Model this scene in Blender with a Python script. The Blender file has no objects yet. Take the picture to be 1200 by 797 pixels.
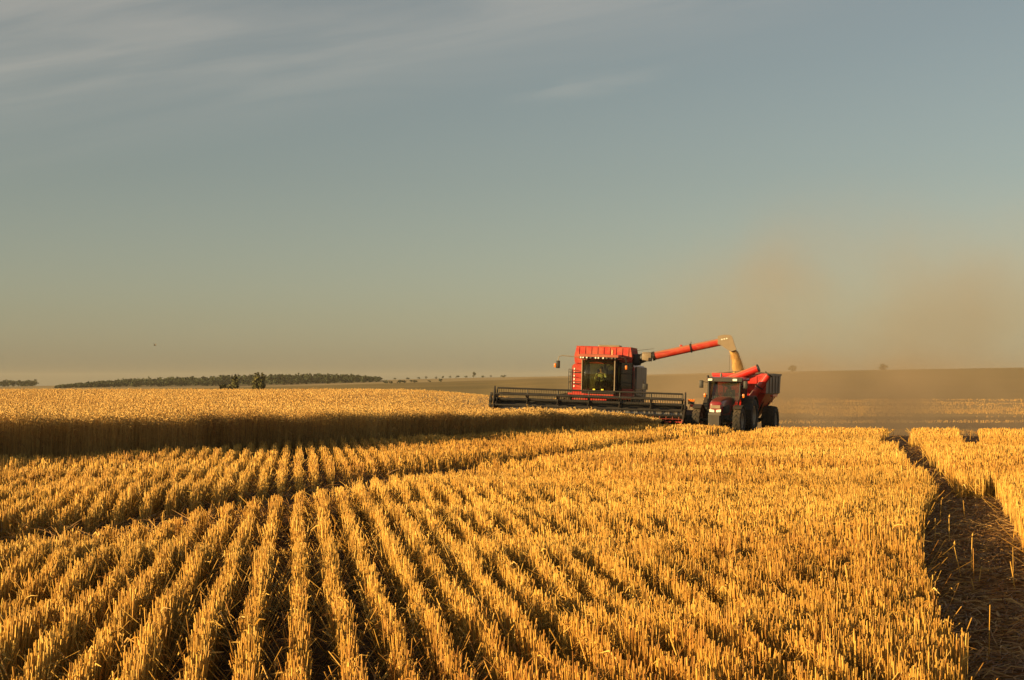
import bpy, bmesh, math, random
import numpy as np
from mathutils import Vector, Matrix, Euler
R = math.radians
random.seed(7); rng = np.random.default_rng(11)
scene = bpy.context.scene
COL = scene.collection

# ------------------------------------------------------------------ camera
CAM_H = 1.7
F = 1793.0                       # focal length in units of a 1200 px wide frame
HOR = 447.0                      # image row of the true horizon (of 797)
cam_d = bpy.data.cameras.new("camera"); cam = bpy.data.objects.new("camera", cam_d); COL.objects.link(cam)
cam_d.sensor_width = 36.0; cam_d.lens = F / 1200 * 36.0
cam_d.clip_start = 0.1; cam_d.clip_end = 20000
PITCH = math.atan((HOR - 398.5) / F)
cam.location = (0, 0, CAM_H); cam.rotation_euler = (math.pi / 2 + PITCH, 0, 0)
scene.camera = cam

# ------------------------------------------------------------------ light
SUN_EL = R(10.0)
SUN_H = Vector((-0.885, -0.465)).normalized()      # horizontal direction TO the sun (left, a little behind)
world = bpy.data.worlds.new("World"); scene.world = world; world.use_nodes = True
nt = world.node_tree; N = nt.nodes; L = nt.links
for n in list(N): N.remove(n)
sky = N.new("ShaderNodeTexSky"); sky.sky_type = 'NISHITA'; sky.sun_disc = False
sky.sun_elevation = SUN_EL; sky.sun_rotation = math.atan2(SUN_H.x, SUN_H.y)
sky.air_density = 1.0; sky.dust_density = 0.8; sky.ozone_density = 1.2
hs = N.new("ShaderNodeHueSaturation"); hs.inputs["Saturation"].default_value = 0.70
L.new(sky.outputs[0], hs.inputs["Color"])
tint = N.new("ShaderNodeMix"); tint.data_type = 'RGBA'; tint.blend_type = 'MULTIPLY'; tint.inputs[0].default_value = 1.0
tint.inputs[7].default_value = (1.0, 0.97, 0.885, 1); L.new(hs.outputs[0], tint.inputs[6])
# thin high cirrus: the view direction is projected on a flat layer high above
tc = N.new("ShaderNodeTexCoord"); sep = N.new("ShaderNodeSeparateXYZ"); L.new(tc.outputs["Generated"], sep.inputs[0])
def wm(op, *v):
    n_ = N.new("ShaderNodeMath"); n_.operation = op
    for i_, q in enumerate(v):
        if hasattr(q, 'links'): L.new(q, n_.inputs[i_])
        else: n_.inputs[i_].default_value = q
    return n_.outputs[0]
def wr(v, a_, b_, c_=0.0, d_=1.0):
    n_ = N.new("ShaderNodeMapRange"); n_.interpolation_type = 'SMOOTHSTEP'
    for i_, q in ((1, a_), (2, b_), (3, c_), (4, d_)): n_.inputs[i_].default_value = q
    L.new(v, n_.inputs[0]); return n_.outputs[0]
ya = wm('MAXIMUM', wm('ABSOLUTE', sep.outputs[1]), 0.05)
cu = wm('DIVIDE', sep.outputs[0], ya); cv = wm('DIVIDE', sep.outputs[2], ya)
cw = wm('SUBTRACT', cv, wm('MULTIPLY', cu, 0.16))              # height above a slanting line: the cirrus lies along it
comb = N.new("ShaderNodeCombineXYZ"); L.new(wm('MULTIPLY', cu, 2.6), comb.inputs[0]); L.new(wm('MULTIPLY', cw, 21.0), comb.inputs[1])
def wnoise(scale, dist, detail=6.0, rough=0.55):
    n_ = N.new("ShaderNodeTexNoise"); n_.inputs["Scale"].default_value = scale; n_.inputs["Detail"].default_value = detail; n_.inputs["Roughness"].default_value = rough
    n_.inputs["Distortion"].default_value = dist; L.new(comb.outputs[0], n_.inputs["Vector"]); return n_.outputs[0]
bank = wm('MULTIPLY', wr(cw, 0.175, 0.265), wr(cu, 0.42, 0.0))
wisps = wm('MULTIPLY', bank, wr(wnoise(1.5, 0.7), 0.30, 0.72, 0.30, 1.0))
small = wm('MULTIPLY', wm('MULTIPLY', wr(wm('ABSOLUTE', wm('SUBTRACT', cw, 0.186)), 0.012, 0.0), wr(wm('ABSOLUTE', wm('SUBTRACT', cu, 0.05)), 0.07, 0.01)), wr(wnoise(4.0, 0.5), 0.40, 0.66))
low = wm('MULTIPLY', wm('MULTIPLY', wr(wm('ABSOLUTE', wm('SUBTRACT', cv, 0.062)), 0.022, 0.004), wr(wnoise(1.2, 0.3), 0.45, 0.7)), 0.22)
m3 = wm('MULTIPLY', wm('MINIMUM', wm('ADD', wm('ADD', wisps, wm('MULTIPLY', small, 0.35)), wm('MULTIPLY', low, 0.0)), 1.0), 0.26)
cm = N.new("ShaderNodeMix"); cm.data_type = 'RGBA'; L.new(m3, cm.inputs[0])
L.new(tint.outputs[2], cm.inputs[6]); cm.inputs[7].default_value = (8.2, 7.0, 5.6, 1)
bg = N.new("ShaderNodeBackground"); bg.inputs["Strength"].default_value = 0.055; L.new(cm.outputs[2], bg.inputs["Color"])
wo = N.new("ShaderNodeOutputWorld"); L.new(bg.outputs[0], wo.inputs["Surface"])

sd = bpy.data.lights.new("sun", 'SUN'); sd.energy = 5.0; sd.angle = R(0.5); sd.color = (1.0, 0.69, 0.29)
sun = bpy.data.objects.new("sun", sd); COL.objects.link(sun)
to_sun = Vector((SUN_H.x * math.cos(SUN_EL), SUN_H.y * math.cos(SUN_EL), math.sin(SUN_EL)))
sun.rotation_euler = (-to_sun).to_track_quat('-Z', 'Y').to_euler(); sun.location = (-60, -40, 60)

scene.view_settings.view_transform = 'Standard'; scene.view_settings.look = 'None'
scene.view_settings.gamma = 1.0; scene.view_settings.exposure = 0.86; scene.view_settings.use_curve_mapping = False
cy = scene.cycles
cy.max_bounces = 5; cy.diffuse_bounces = 1; cy.glossy_bounces = 2; cy.transmission_bounces = 4
cy.transparent_max_bounces = 10; cy.volume_bounces = 0; cy.volume_step_rate = 1.0; cy.volume_max_steps = 64
cy.use_denoising = True; cy.sample_clamp_indirect = 4.0; cy.caustics_reflective = False; cy.caustics_refractive = False

# ------------------------------------------------------------------ terrain height
def sstep(t):
    t = np.clip(t, 0, 1); return t * t * (3 - 2 * t)
def hash2(ix, iy, seed=0):
    n = (ix.astype(np.int64) * 374761393 + iy.astype(np.int64) * 668265263 + seed * 974634721) & 0x7fffffff
    n = ((n ^ (n >> 13)) * 1274126177) & 0x7fffffff
    return ((n ^ (n >> 16)) & 0xffff) / 65535.0
def vnoise(x, y, seed=0):
    x = np.asarray(x, float); y = np.asarray(y, float)
    ix = np.floor(x); iy = np.floor(y); fx = sstep(x - ix); fy = sstep(y - iy)
    a = hash2(ix, iy, seed); b = hash2(ix + 1, iy, seed); c = hash2(ix, iy + 1, seed); d = hash2(ix + 1, iy + 1, seed)
    return (a * (1 - fx) + b * fx) * (1 - fy) + (c * (1 - fx) + d * fx) * fy
A_Y = [-60, 20, 50, 70, 77, 84, 92, 105, 140, 200, 340, 520]
A_Z = [0, 0, .26, .80, 1.10, 1.28, 1.75, 2.7, 3.3, 3.0, 2.2, 2.6]
L_Y = [-60, 60, 150, 205, 260, 400, 700]
L_Z = [0, 0, .07, .10, -.7, -4.5, -6.0]
SK_X = [-600, 0, 100, 300, 440, 560, 700, 880, 1000, 1200, 1500, 1900]
SK_Y = [455, 454, 452, 450, 446, 443.2, 441, 437, 435, 432, 430, 432]
def H(x, y):
    x = np.asarray(x, float); y = np.asarray(y, float)
    S = sstep((x + 16) / 34)
    A = 0; Lz = 0
    for o in (-4, 0, 4):                                  # small smoothing of the tables
        A = A + np.interp(y + o, A_Y, A_Z) / 3; Lz = Lz + np.interp(y + o, L_Y, L_Z) / 3
    near = (1 - S) * Lz - S * A
    ys = np.maximum(y, 1.0); px = 600 + F * x / ys
    top = (HOR - np.interp(px, SK_X, SK_Y)) / F * 1500 + CAM_H
    ramp = sstep((y - 330) / 1170)
    far = (1 - ramp) * near + ramp * top
    far = far + ramp * 1.2 * (vnoise(x / 260, y / 260, 3) - 0.5) - np.maximum(y - 1600, 0) * 0.01
    near = near + 0.05 * (vnoise(x / 5, y / 5, 5) - 0.5) * np.clip(y / 20, 0, 1)
    return np.where(y > 330, far, near)
def Hs(x, y): return float(H(x, y))
cp, sp_ = math.cos(PITCH), math.sin(PITCH)
def ray(px, py):
    a = (px - 600) / F; b = (398.5 - py) / F
    return Vector((a, cp - b * sp_, sp_ + b * cp))
def ground_px(px, py, lift=0.0):                          # where the sight line through a photo pixel meets the terrain
    d = ray(px, py); t = 2.0
    while t < 3000:
        if CAM_H + d.z * t < Hs(d.x * t, d.y * t) + lift: break
        t *= 1.004
    return Vector((d.x * t, d.y * t, Hs(d.x * t, d.y * t)))

# ------------------------------------------------------------------ materials
def new_mat(name):
    m = bpy.data.materials.new(name); m.use_nodes = True
    b = m.node_tree.nodes["Principled BSDF"]; return m, m.node_tree.nodes, m.node_tree.links, b
def paint(name, col, rough=0.45, metal=0.0, dirt=0.35, dirtcol=(0.30, 0.19, 0.09), scale=3.0, coat=0.0, spec=0.5, settle=0.6):
    """paint / metal / rubber with a dusty, uneven coat"""
    m, n, l, b = new_mat(name)
    t = n.new("ShaderNodeTexCoord"); z = n.new("ShaderNodeTexNoise"); z.inputs["Scale"].default_value = scale; z.inputs["Detail"].default_value = 6
    z.inputs["Roughness"].default_value = 0.65
    l.new(t.outputs["Object"], z.inputs["Vector"])
    mr = n.new("ShaderNodeMapRange"); mr.inputs[1].default_value = 0.42; mr.inputs[2].default_value = 0.72; mr.inputs[4].default_value = dirt; l.new(z.outputs[0], mr.inputs[0])
    mix = n.new("ShaderNodeMix"); mix.data_type = 'RGBA'; mix.inputs[6].default_value = (*col, 1); mix.inputs[7].default_value = (*dirtcol, 1)
    l.new(mr.outputs[0], mix.inputs[0])
    gn = n.new("ShaderNodeNewGeometry"); sx = n.new("ShaderNodeSeparateXYZ"); l.new(gn.outputs["Normal"], sx.inputs[0])
    up = n.new("ShaderNodeMapRange"); up.interpolation_type = 'SMOOTHSTEP'; up.inputs[1].default_value = 0.25; up.inputs[2].default_value = 0.85; up.inputs[4].default_value = settle; l.new(sx.outputs[2], up.inputs[0])
    st = n.new("ShaderNodeMix"); st.data_type = 'RGBA'; st.inputs[7].default_value = (0.36, 0.25, 0.13, 1); l.new(up.outputs[0], st.inputs[0]); l.new(mix.outputs[2], st.inputs[6]); l.new(st.outputs[2], b.inputs["Base Color"])
    rr = n.new("ShaderNodeMapRange"); rr.inputs[3].default_value = rough; rr.inputs[4].default_value = min(1, rough + 0.3); l.new(mr.outputs[0], rr.inputs[0]); l.new(rr.outputs[0], b.inputs["Roughness"])
    b.inputs["Metallic"].default_value = metal; b.inputs["Coat Weight"].default_value = coat; b.inputs["Specular IOR Level"].default_value = spec
    return m
def glass(name, tintc, amount):
    m, n, l, b = new_mat(name); n.remove(b); out = n["Material Output"]
    tr = n.new("ShaderNodeBsdfTransparent"); tr.inputs[0].default_value = (*tintc, 1)
    gl = n.new("ShaderNodeBsdfGlossy"); gl.inputs["Roughness"].default_value = 0.04; gl.inputs["Color"].default_value = (1, 1, 1, 1)
    fr = n.new("ShaderNodeFresnel"); fr.inputs[0].default_value = 1.45
    dn = n.new("ShaderNodeBsdfDiffuse"); dn.inputs["Color"].default_value = (0.30, 0.25, 0.15, 1)     # film of dust
    mx1 = n.new("ShaderNodeMixShader"); mx1.inputs[0].default_value = amount; l.new(tr.outputs[0], mx1.inputs[1]); l.new(dn.outputs[0], mx1.inputs[2])
    mx2 = n.new("ShaderNodeMixShader"); l.new(fr.outputs[0], mx2.inputs[0]); l.new(mx1.outputs[0], mx2.inputs[1]); l.new(gl.outputs[0], mx2.inputs[2])
    l.new(mx2.outputs[0], out.inputs[0]); return m
def straw_mat(name, c0, c1, c2, trans=0.18, rough=0.6, scale=0.35):
    """straw: every stalk has its own tone (attribute), drifting over the field"""
    m, n, l, b = new_mat(name); out = n["Material Output"]
    at = n.new("ShaderNodeAttribute"); at.attribute_name = "tone"
    ramp = n.new("ShaderNodeValToRGB"); e = ramp.color_ramp.elements
    e[0].position = 0.0; e[0].color = (*c0, 1); e[1].position = 1.0; e[1].color = (*c2, 1); k = e.new(0.5); k.color = (*c1, 1)
    l.new(at.outputs["Fac"], ramp.inputs[0])
    t = n.new("ShaderNodeTexCoord"); z = n.new("ShaderNodeTexNoise"); z.inputs["Scale"].default_value = scale; z.inputs["Detail"].default_value = 4
    l.new(t.outputs["Object"], z.inputs["Vector"])
    mr = n.new("ShaderNodeMapRange"); mr.inputs[1].default_value = 0.3; mr.inputs[2].default_value = 0.7; mr.inputs[3].default_value = 0.82; mr.inputs[4].default_value = 1.12; l.new(z.outputs[0], mr.inputs[0])
    mu = n.new("ShaderNodeMix"); mu.data_type = 'RGBA'; mu.blend_type = 'MULTIPLY'; mu.inputs[0].default_value = 1
    l.new(ramp.outputs[0], mu.inputs[6]); l.new(mr.outputs[0], mu.inputs[7]); l.new(mu.outputs[2], b.inputs["Base Color"])
    b.inputs["Roughness"].default_value = rough; b.inputs["Specular IOR Level"].default_value = 0.35
    td = n.new("ShaderNodeBsdfTranslucent"); l.new(mu.outputs[2], td.inputs[0])
    ms = n.new("ShaderNodeMixShader"); ms.inputs[0].default_value = trans
    l.new(b.outputs[0], ms.inputs[1]); l.new(td.outputs[0], ms.inputs[2]); l.new(ms.outputs[0], out.inputs[0]); return m
def leaf_mat(name, a, b_, scale=1.0):
    m, n, l, b = new_mat(name)
    at = n.new("ShaderNodeAttribute"); at.attribute_name = "tone"
    mix = n.new("ShaderNodeMix"); mix.data_type = 'RGBA'; mix.inputs[6].default_value = (*a, 1); mix.inputs[7].default_value = (*b_, 1)
    l.new(at.outputs["Fac"], mix.inputs[0]); l.new(mix.outputs[2], b.inputs["Base Color"]); b.inputs["Roughness"].default_value = 0.7; b.inputs["Specular IOR Level"].default_value = 0.15
    return m

M = {}
M['red'] = paint('red_paint', (0.44, 0.024, 0.014), 0.38, dirt=0.42, dirtcol=(0.48, 0.20, 0.09), coat=0.15)
M['red_tractor'] = paint('tractor_shaded_red_paint', (0.21, 0.010, 0.012), 0.30, dirt=0.14, dirtcol=(0.25, 0.09, 0.05), coat=0.35, settle=0.15)  # tractor red, darkened in the paint to carry the combine's shadow
M['red_tank'] = paint('dusty_red_paint', (0.46, 0.030, 0.017), 0.5, dirt=0.45, dirtcol=(0.48, 0.22, 0.10), scale=2.0)
M['red_cart'] = paint('cart_red_paint', (0.52, 0.018, 0.014), 0.30, dirt=0.16, dirtcol=(0.34, 0.12, 0.06), coat=0.35)
M['black'] = paint('black_paint', (0.011, 0.010, 0.009), 0.55, dirt=0.14, settle=0.10, dirtcol=(0.075, 0.045, 0.024))
M['grey'] = paint('grey_panel', (0.10, 0.092, 0.085), 0.5, dirt=0.5, dirtcol=(0.22, 0.15, 0.085))
M['tan'] = paint('dusty_sheet_metal', (0.27, 0.20, 0.125), 0.55, dirt=0.6, dirtcol=(0.17, 0.115, 0.06))
M['cart_side'] = paint('dull_brown_side_panel', (0.20, 0.15, 0.12), 0.5, dirt=0.4, dirtcol=(0.28, 0.19, 0.11))
M['weight'] = paint('cast_iron', (0.055, 0.048, 0.042), 0.6, dirt=0.4, dirtcol=(0.12, 0.08, 0.045))
M['heap'] = paint('heaped_grain', (0.58, 0.34, 0.12), 0.9, dirt=0.5, dirtcol=(0.44, 0.24, 0.08), scale=12)
M['rubber'] = paint('tyre_rubber', (0.018, 0.016, 0.015), 0.85, dirt=0.4, settle=0.2, dirtcol=(0.09, 0.058, 0.03), scale=5)
M['rim'] = paint('rim_paint', (0.42, 0.36, 0.28), 0.5, dirt=0.5)
M['steel'] = paint('worn_steel', (0.36, 0.33, 0.29), 0.38, metal=0.8, dirt=0.3)
M['lens'] = paint('lamp_lens', (0.92, 0.88, 0.75), 0.12, dirt=0.05, coat=1.0, settle=0.0)
M['amber'] = paint('amber_lens', (0.85, 0.20, 0.015), 0.25, dirt=0.05, coat=0.6)
M['redlens'] = paint('red_lens', (0.65, 0.02, 0.012), 0.25, dirt=0.05)
M['yellow'] = paint('yellow_lens', (0.80, 0.72, 0.06), 0.3, dirt=0.05)
M['glass'] = glass('dark_cab_glass', (0.70, 0.72, 0.52), 0.03)
M['glass_clear'] = glass('clear_cab_glass', (0.62, 0.66, 0.55), 0.06)
M['cloth_light'] = paint('pale_shirt', (0.55, 0.56, 0.48), 0.8, dirt=0.1, settle=0.0)
M['cloth_dark'] = paint('dark_overall', (0.035, 0.035, 0.045), 0.85, dirt=0.1, settle=0.0)
M['skin'] = paint('skin', (0.45, 0.24, 0.15), 0.55, dirt=0.05, settle=0.0)
M['hair'] = paint('dark_hair', (0.03, 0.02, 0.014), 0.7, dirt=0.0, settle=0.0)
M['fabric'] = paint('seat_fabric', (0.05, 0.045, 0.04), 0.85, dirt=0.2)
M['stubble'] = straw_mat('stubble_straw', (0.38, 0.155, 0.026), (0.72, 0.385, 0.066), (0.94, 0.60, 0.15), 0.05, 0.5)
M['wheat'] = straw_mat('ripe_wheat', (0.28, 0.115, 0.03), (0.66, 0.375, 0.10), (0.88, 0.58, 0.20), 0.05, 0.65, scale=0.12)
M['litter'] = straw_mat('fallen_straw', (0.12, 0.055, 0.022), (0.29, 0.145, 0.05), (0.58, 0.34, 0.11), 0.10, 0.6)
M['grain'] = straw_mat('wheat_grain', (0.50, 0.26, 0.08), (0.62, 0.36, 0.12), (0.72, 0.45, 0.16), 0.0, 0.7)
M['leaf_near'] = leaf_mat('tree_leaves', (0.040, 0.044, 0.014), (0.120, 0.105, 0.036))
M['leaf_wood'] = leaf_mat('wood_leaves', (0.018, 0.028, 0.014), (0.050, 0.058, 0.025))
M['bark'] = paint('bark', (0.09, 0.06, 0.04), 0.9, dirt=0.4, dirtcol=(0.05, 0.035, 0.025))
M['bird'] = paint('bird_feathers', (0.03, 0.025, 0.02), 0.8, dirt=0.2)

# ------------------------------------------------------------------ helpers
def tag(o, label=None, cat=None, group=None, kind=None):
    if label: o['label'] = label
    if cat: o['category'] = cat
    if group: o['group'] = group
    if kind: o['kind'] = kind
    return o
def empty(name, loc, label, cat, rz=0.0, roll=0.0, pitch=0.0, group=None):
    o = bpy.data.objects.new(name, None); COL.objects.link(o); o.location = loc; o.empty_display_size = 0.5
    o.rotation_euler = (pitch, roll, rz); return tag(o, label, cat, group)
def link(name, bm, mat, parent=None, smooth=False):
    bmesh.ops.recalc_face_normals(bm, faces=bm.faces)
    me = bpy.data.meshes.new(name); bm.to_mesh(me); bm.free()
    for k in (mat if isinstance(mat, (list, tuple)) else [mat]): me.materials.append(k)
    if smooth:
        me.polygons.foreach_set("use_smooth", [True] * len(me.polygons))
        try: me.set_sharp_from_angle(angle=R(35))
        except Exception: pass
    o = bpy.data.objects.new(name, me); COL.objects.link(o)
    if parent: o.parent = parent
    return o
def link_each(name, bm, mat, parent=None, smooth=False):
    seen = set(); bm.verts.ensure_lookup_table(); out = []
    for v in bm.verts:
        if v in seen: continue
        isl = [v]; seen.add(v)
        for q in isl:
            for e in q.link_edges:
                w = e.other_vert(q)
                if w not in seen: seen.add(w); isl.append(w)
        b2 = bmesh.new(); mp_ = {q: b2.verts.new(q.co) for q in isl}; fs = {f for q in isl for f in q.link_faces}
        for f in fs: b2.faces.new([mp_[q] for q in f.verts])
        out.append(link(name, b2, mat, parent, smooth))
    bm.free(); return out
def nb(): return bmesh.new()
def box(bm, x0, x1, y0, y1, z0, z1, bev=0.0, mi=0):
    vs = [bm.verts.new((x, y, z)) for x in (x0, x1) for y in (y0, y1) for z in (z0, z1)]
    fs = [bm.faces.new([vs[i] for i in q]) for q in ((0, 1, 3, 2), (4, 6, 7, 5), (0, 4, 5, 1), (2, 3, 7, 6), (0, 2, 6, 4), (1, 5, 7, 3))]
    for f in fs: f.material_index = mi
    if bev > 0:
        es = list({e for f in fs for e in f.edges})
        bmesh.ops.bevel(bm, geom=es, offset=bev, segments=2, affect='EDGES', profile=0.5)
    return fs
def tube(bm, pts, r, n=8, cap=True, mi=0):
    pts = [Vector(p) for p in pts]; rs = r if isinstance(r, (list, tuple)) else [r] * len(pts)
    rings = []; ref = None
    for i, p in enumerate(pts):
        d = (pts[min(i + 1, len(pts) - 1)] - pts[max(i - 1, 0)]).normalized()
        if ref is None: ref = Vector((0, 0, 1)) if abs(d.z) < 0.9 else Vector((1, 0, 0))
        a = d.cross(ref).normalized(); b = a.cross(d).normalized(); ref = b
        rings.append([bm.verts.new(p + (a * math.cos(2 * math.pi * k / n) + b * math.sin(2 * math.pi * k / n)) * rs[i]) for k in range(n)])
    for i in range(len(rings) - 1):
        for k in range(n):
            f = bm.faces.new((rings[i][k], rings[i][(k + 1) % n], rings[i + 1][(k + 1) % n], rings[i + 1][k])); f.material_index = mi
    if cap:
        bm.faces.new(rings[0][::-1]).material_index = mi; bm.faces.new(rings[-1]).material_index = mi
def loft(bm, rings, cap0=True, cap1=True, mi=0):
    rv = [[bm.verts.new(p) for p in r] for r in rings]; n = len(rv[0])
    for i in range(len(rv) - 1):
        for k in range(n):
            bm.faces.new((rv[i][k], rv[i][(k + 1) % n], rv[i + 1][(k + 1) % n], rv[i + 1][k])).material_index = mi
    if cap0: bm.faces.new(rv[0][::-1]).material_index = mi
    if cap1: bm.faces.new(rv[-1]).material_index = mi
def prism(bm, poly, axis, a, b, mi=0):
    def P(u, v, w): return (w, u, v) if axis == 'x' else ((u, w, v) if axis == 'y' else (u, v, w))
    loft(bm, [[P(u, v, a) for u, v in poly], [P(u, v, b) for u, v in poly]], mi=mi)
def lathe(bm, prof, n=28, cx=0, cy=0, cz=0, closed=True):      # profile (radius, x), turned about the x axis
    rings = []
    for k in range(n):
        t = 2 * math.pi * k / n
        rings.append([bm.verts.new((cx + x, cy + r * math.cos(t), cz + r * math.sin(t))) for r, x in prof])
    m = len(prof)
    for k in range(n):
        for j in range(m if closed else m - 1):
            bm.faces.new((rings[k][j], rings[k][(j + 1) % m], rings[(k + 1) % n][(j + 1) % m], rings[(k + 1) % n][j]))
def rounded(x0, x1, z0, z1, r, n=4, corners=(1, 1, 1, 1)):
    pts = []
    for ci, (cx, cz, a0) in enumerate(((x1 - r, z1 - r, 0), (x0 + r, z1 - r, 90), (x0 + r, z0 + r, 180), (x1 - r, z0 + r, 270))):
        if corners[ci]:
            for k in range(n + 1):
                a = R(a0 + 90 * k / n); pts.append((cx + r * math.cos(a), cz + r * math.sin(a)))
        else: pts.append(((x1, x0, x0, x1)[ci], (z1, z1, z0, z0)[ci]))
    return pts
def wheel(parent, x, y, rad, w, rim, lugs=18, rimmat='rim', out=1):
    e = bpy.data.objects.new("wheel", None); COL.objects.link(e); e.parent = parent; e.location = (x, y, rad - 0.03); e.empty_display_size = 0.3
    bm = nb(); h = w / 2; rb = rad - 0.05
    lathe(bm, [(rim, -h * .72), (rim + .06, -h * .92), ((rim + rb) / 2, -h), (rb - .07, -h * .96), (rb, -h * .80), (rb + .008, 0),
               (rb, h * .80), (rb - .07, h * .96), ((rim + rb) / 2, h), (rim + .06, h * .92), (rim, h * .72)], 40)
    for s in (-1, 1):
        for k in range(lugs):
            t0 = 2 * math.pi * (k + (0.25 if s > 0 else -0.25)) / lugs; sw = 2 * math.pi / lugs
            ring = []
            for rr, shrink in ((rb - .03, 0), (rad, .012)):
                row = []
                for (xx, tt) in ((0.02 * s, t0 - sw * .15), (0.02 * s, t0 + sw * .17), (h * .93 * s, t0 + sw * .85), (h * .93 * s, t0 + sw * .50)):
                    r2 = rr - (0.05 if abs(xx) > h * .5 else 0)
                    row.append((xx, r2 * math.cos(tt), r2 * math.sin(tt)))
                ring.append(row)
            loft(bm, ring)
    link("tyre", bm, M['rubber'], e, True)
    bm = nb(); o = out * h
    lathe(bm, [(0.02, o * .35), (rim * .35, o * .42), (rim * .42, o * .25), (rim * .86, o * .15), (rim * .93, o * .70), (rim + .015, o * .74),
               (rim + .015, -o * .70), (rim * .9, -o * .6), (rim * .5, -o * .05), (.02, -o * .05)], 32)
    for k in range(8):
        a = 2 * math.pi * k / 8
        tube(bm, [(o * .40, rim * .25 * math.cos(a), rim * .25 * math.sin(a)), (o * .47, rim * .25 * math.cos(a), rim * .25 * math.sin(a))], 0.02, 6)
    link("rim", bm, M[rimmat], e, True)
    return e

def np_mesh(name, pieces, mat, parent=None):
    """pieces: (verts[n,3], faces[m,k], tone[n]) -> one mesh"""
    V = np.concatenate([p[0] for p in pieces]); T = np.concatenate([p[2] for p in pieces])
    loops, totals, off = [], [], 0
    for v, f, t in pieces:
        loops.append((f + off).ravel()); totals.append(np.full(len(f), f.shape[1], np.int32)); off += len(v)
    loops = np.concatenate(loops).astype(np.int32); totals = np.concatenate(totals)
    me = bpy.data.meshes.new(name); me.vertices.add(len(V)); me.vertices.foreach_set("co", V.astype(np.float32).ravel())
    me.loops.add(len(loops)); me.loops.foreach_set("vertex_index", loops)
    me.polygons.add(len(totals)); st = np.zeros(len(totals), np.int32); st[1:] = np.cumsum(totals)[:-1]
    me.polygons.foreach_set("loop_start", st)
    try: me.polygons.foreach_set("loop_total", totals)
    except Exception: pass
    a = me.attributes.new("tone", 'FLOAT', 'POINT'); a.data.foreach_set("value", T.astype(np.float32))
    me.update(calc_edges=True); me.materials.append(mat)
    o = bpy.data.objects.new(name, me); COL.objects.link(o)
    if parent: o.parent = parent
    return o
def stalks(base, top, r0, r1, tone, sides=3, mid=None):
    """tapered prisms from base to top (optionally over a middle point)"""
    n = len(base); phi = rng.uniform(0, 6.28, n)
    levels = [(base, r0), (top, r1)] if mid is None else [(base, r0), (mid, (r0 + r1) / 2), (top, r1)]
    V = np.zeros((n, len(levels), sides, 3))
    for li, (c, r) in enumerate(levels):
        for k in range(sides):
            a = phi + 2 * math.pi * k / sides
            V[:, li, k, 0] = c[:, 0] + r * np.cos(a); V[:, li, k, 1] = c[:, 1] + r * np.sin(a); V[:, li, k, 2] = c[:, 2]
    per = len(levels) * sides; idx = np.arange(n)[:, None] * per; F_ = []
    for li in range(len(levels) - 1):
        for k in range(sides):
            q = np.array([li * sides + k, li * sides + (k + 1) % sides, (li + 1) * sides + (k + 1) % sides, (li + 1) * sides + k]); F_.append(idx + q[None])
    return V.reshape(-1, 3), np.concatenate(F_), np.repeat(tone, per)
def ribbons(p0, p1, p2, w, tone):
    """narrow bent leaf strips through three points"""
    n = len(p0); d = p2 - p0; rnd = rng.normal(size=(n, 3)); s = np.cross(d, rnd); s /= np.linalg.norm(s, axis=1)[:, None] + 1e-9
    s *= (w / 2)[:, None]
    V = np.stack([p0 - s * .8, p0 + s * .8, p1 - s, p1 + s, p2 - s * .25, p2 + s * .25], 1)
    i = np.arange(n)[:, None] * 6
    F_ = np.concatenate([i + np.array([[0, 1, 3, 2]]), i + np.array([[2, 3, 5, 4]])])
    return V.reshape(-1, 3), F_, np.repeat(tone, 6)
def ears(c0, c1, r, tone):
    """spindle shaped ears between two points"""
    n = len(c0); d = c1 - c0; u = np.cross(d, rng.normal(size=(n, 3))); u /= np.linalg.norm(u, axis=1)[:, None] + 1e-9
    v = np.cross(d, u); v /= np.linalg.norm(v, axis=1)[:, None] + 1e-9
    m = c0 + d * .42; r = r[:, None]
    V = np.stack([c0, m + u * r, m + v * r, m - u * r, m - v * r, c1], 1); i = np.arange(n)[:, None] * 6
    T = np.array([[0, 2, 1], [0, 3, 2], [0, 4, 3], [0, 1, 4], [5, 1, 2], [5, 2, 3], [5, 3, 4], [5, 4, 1]])
    F_ = np.concatenate([i + t[None] for t in T]); return V.reshape(-1, 3), F_, np.repeat(tone, 6)
def in_poly(x, y, poly):
    inside = np.zeros(x.shape, bool); n = len(poly)
    for i in range(n):
        x0, y0 = poly[i]; x1, y1 = poly[(i + 1) % n]
        if y0 == y1: continue
        c = ((y0 > y) != (y1 > y)) & (x < (x1 - x0) * (y - y0) / (y1 - y0) + x0); inside ^= c
    return inside
def line_dist(x, y, pts):
    best = np.full(x.shape, 1e9)
    for (x0, y0), (x1, y1) in zip(pts[:-1], pts[1:]):
        dx_, dy_ = x1 - x0, y1 - y0; t = np.clip(((x - x0) * dx_ + (y - y0) * dy_) / (dx_ * dx_ + dy_ * dy_), 0, 1)
        best = np.minimum(best, np.hypot(x - x0 - t * dx_, y - y0 - t * dy_))
    return best

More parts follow.
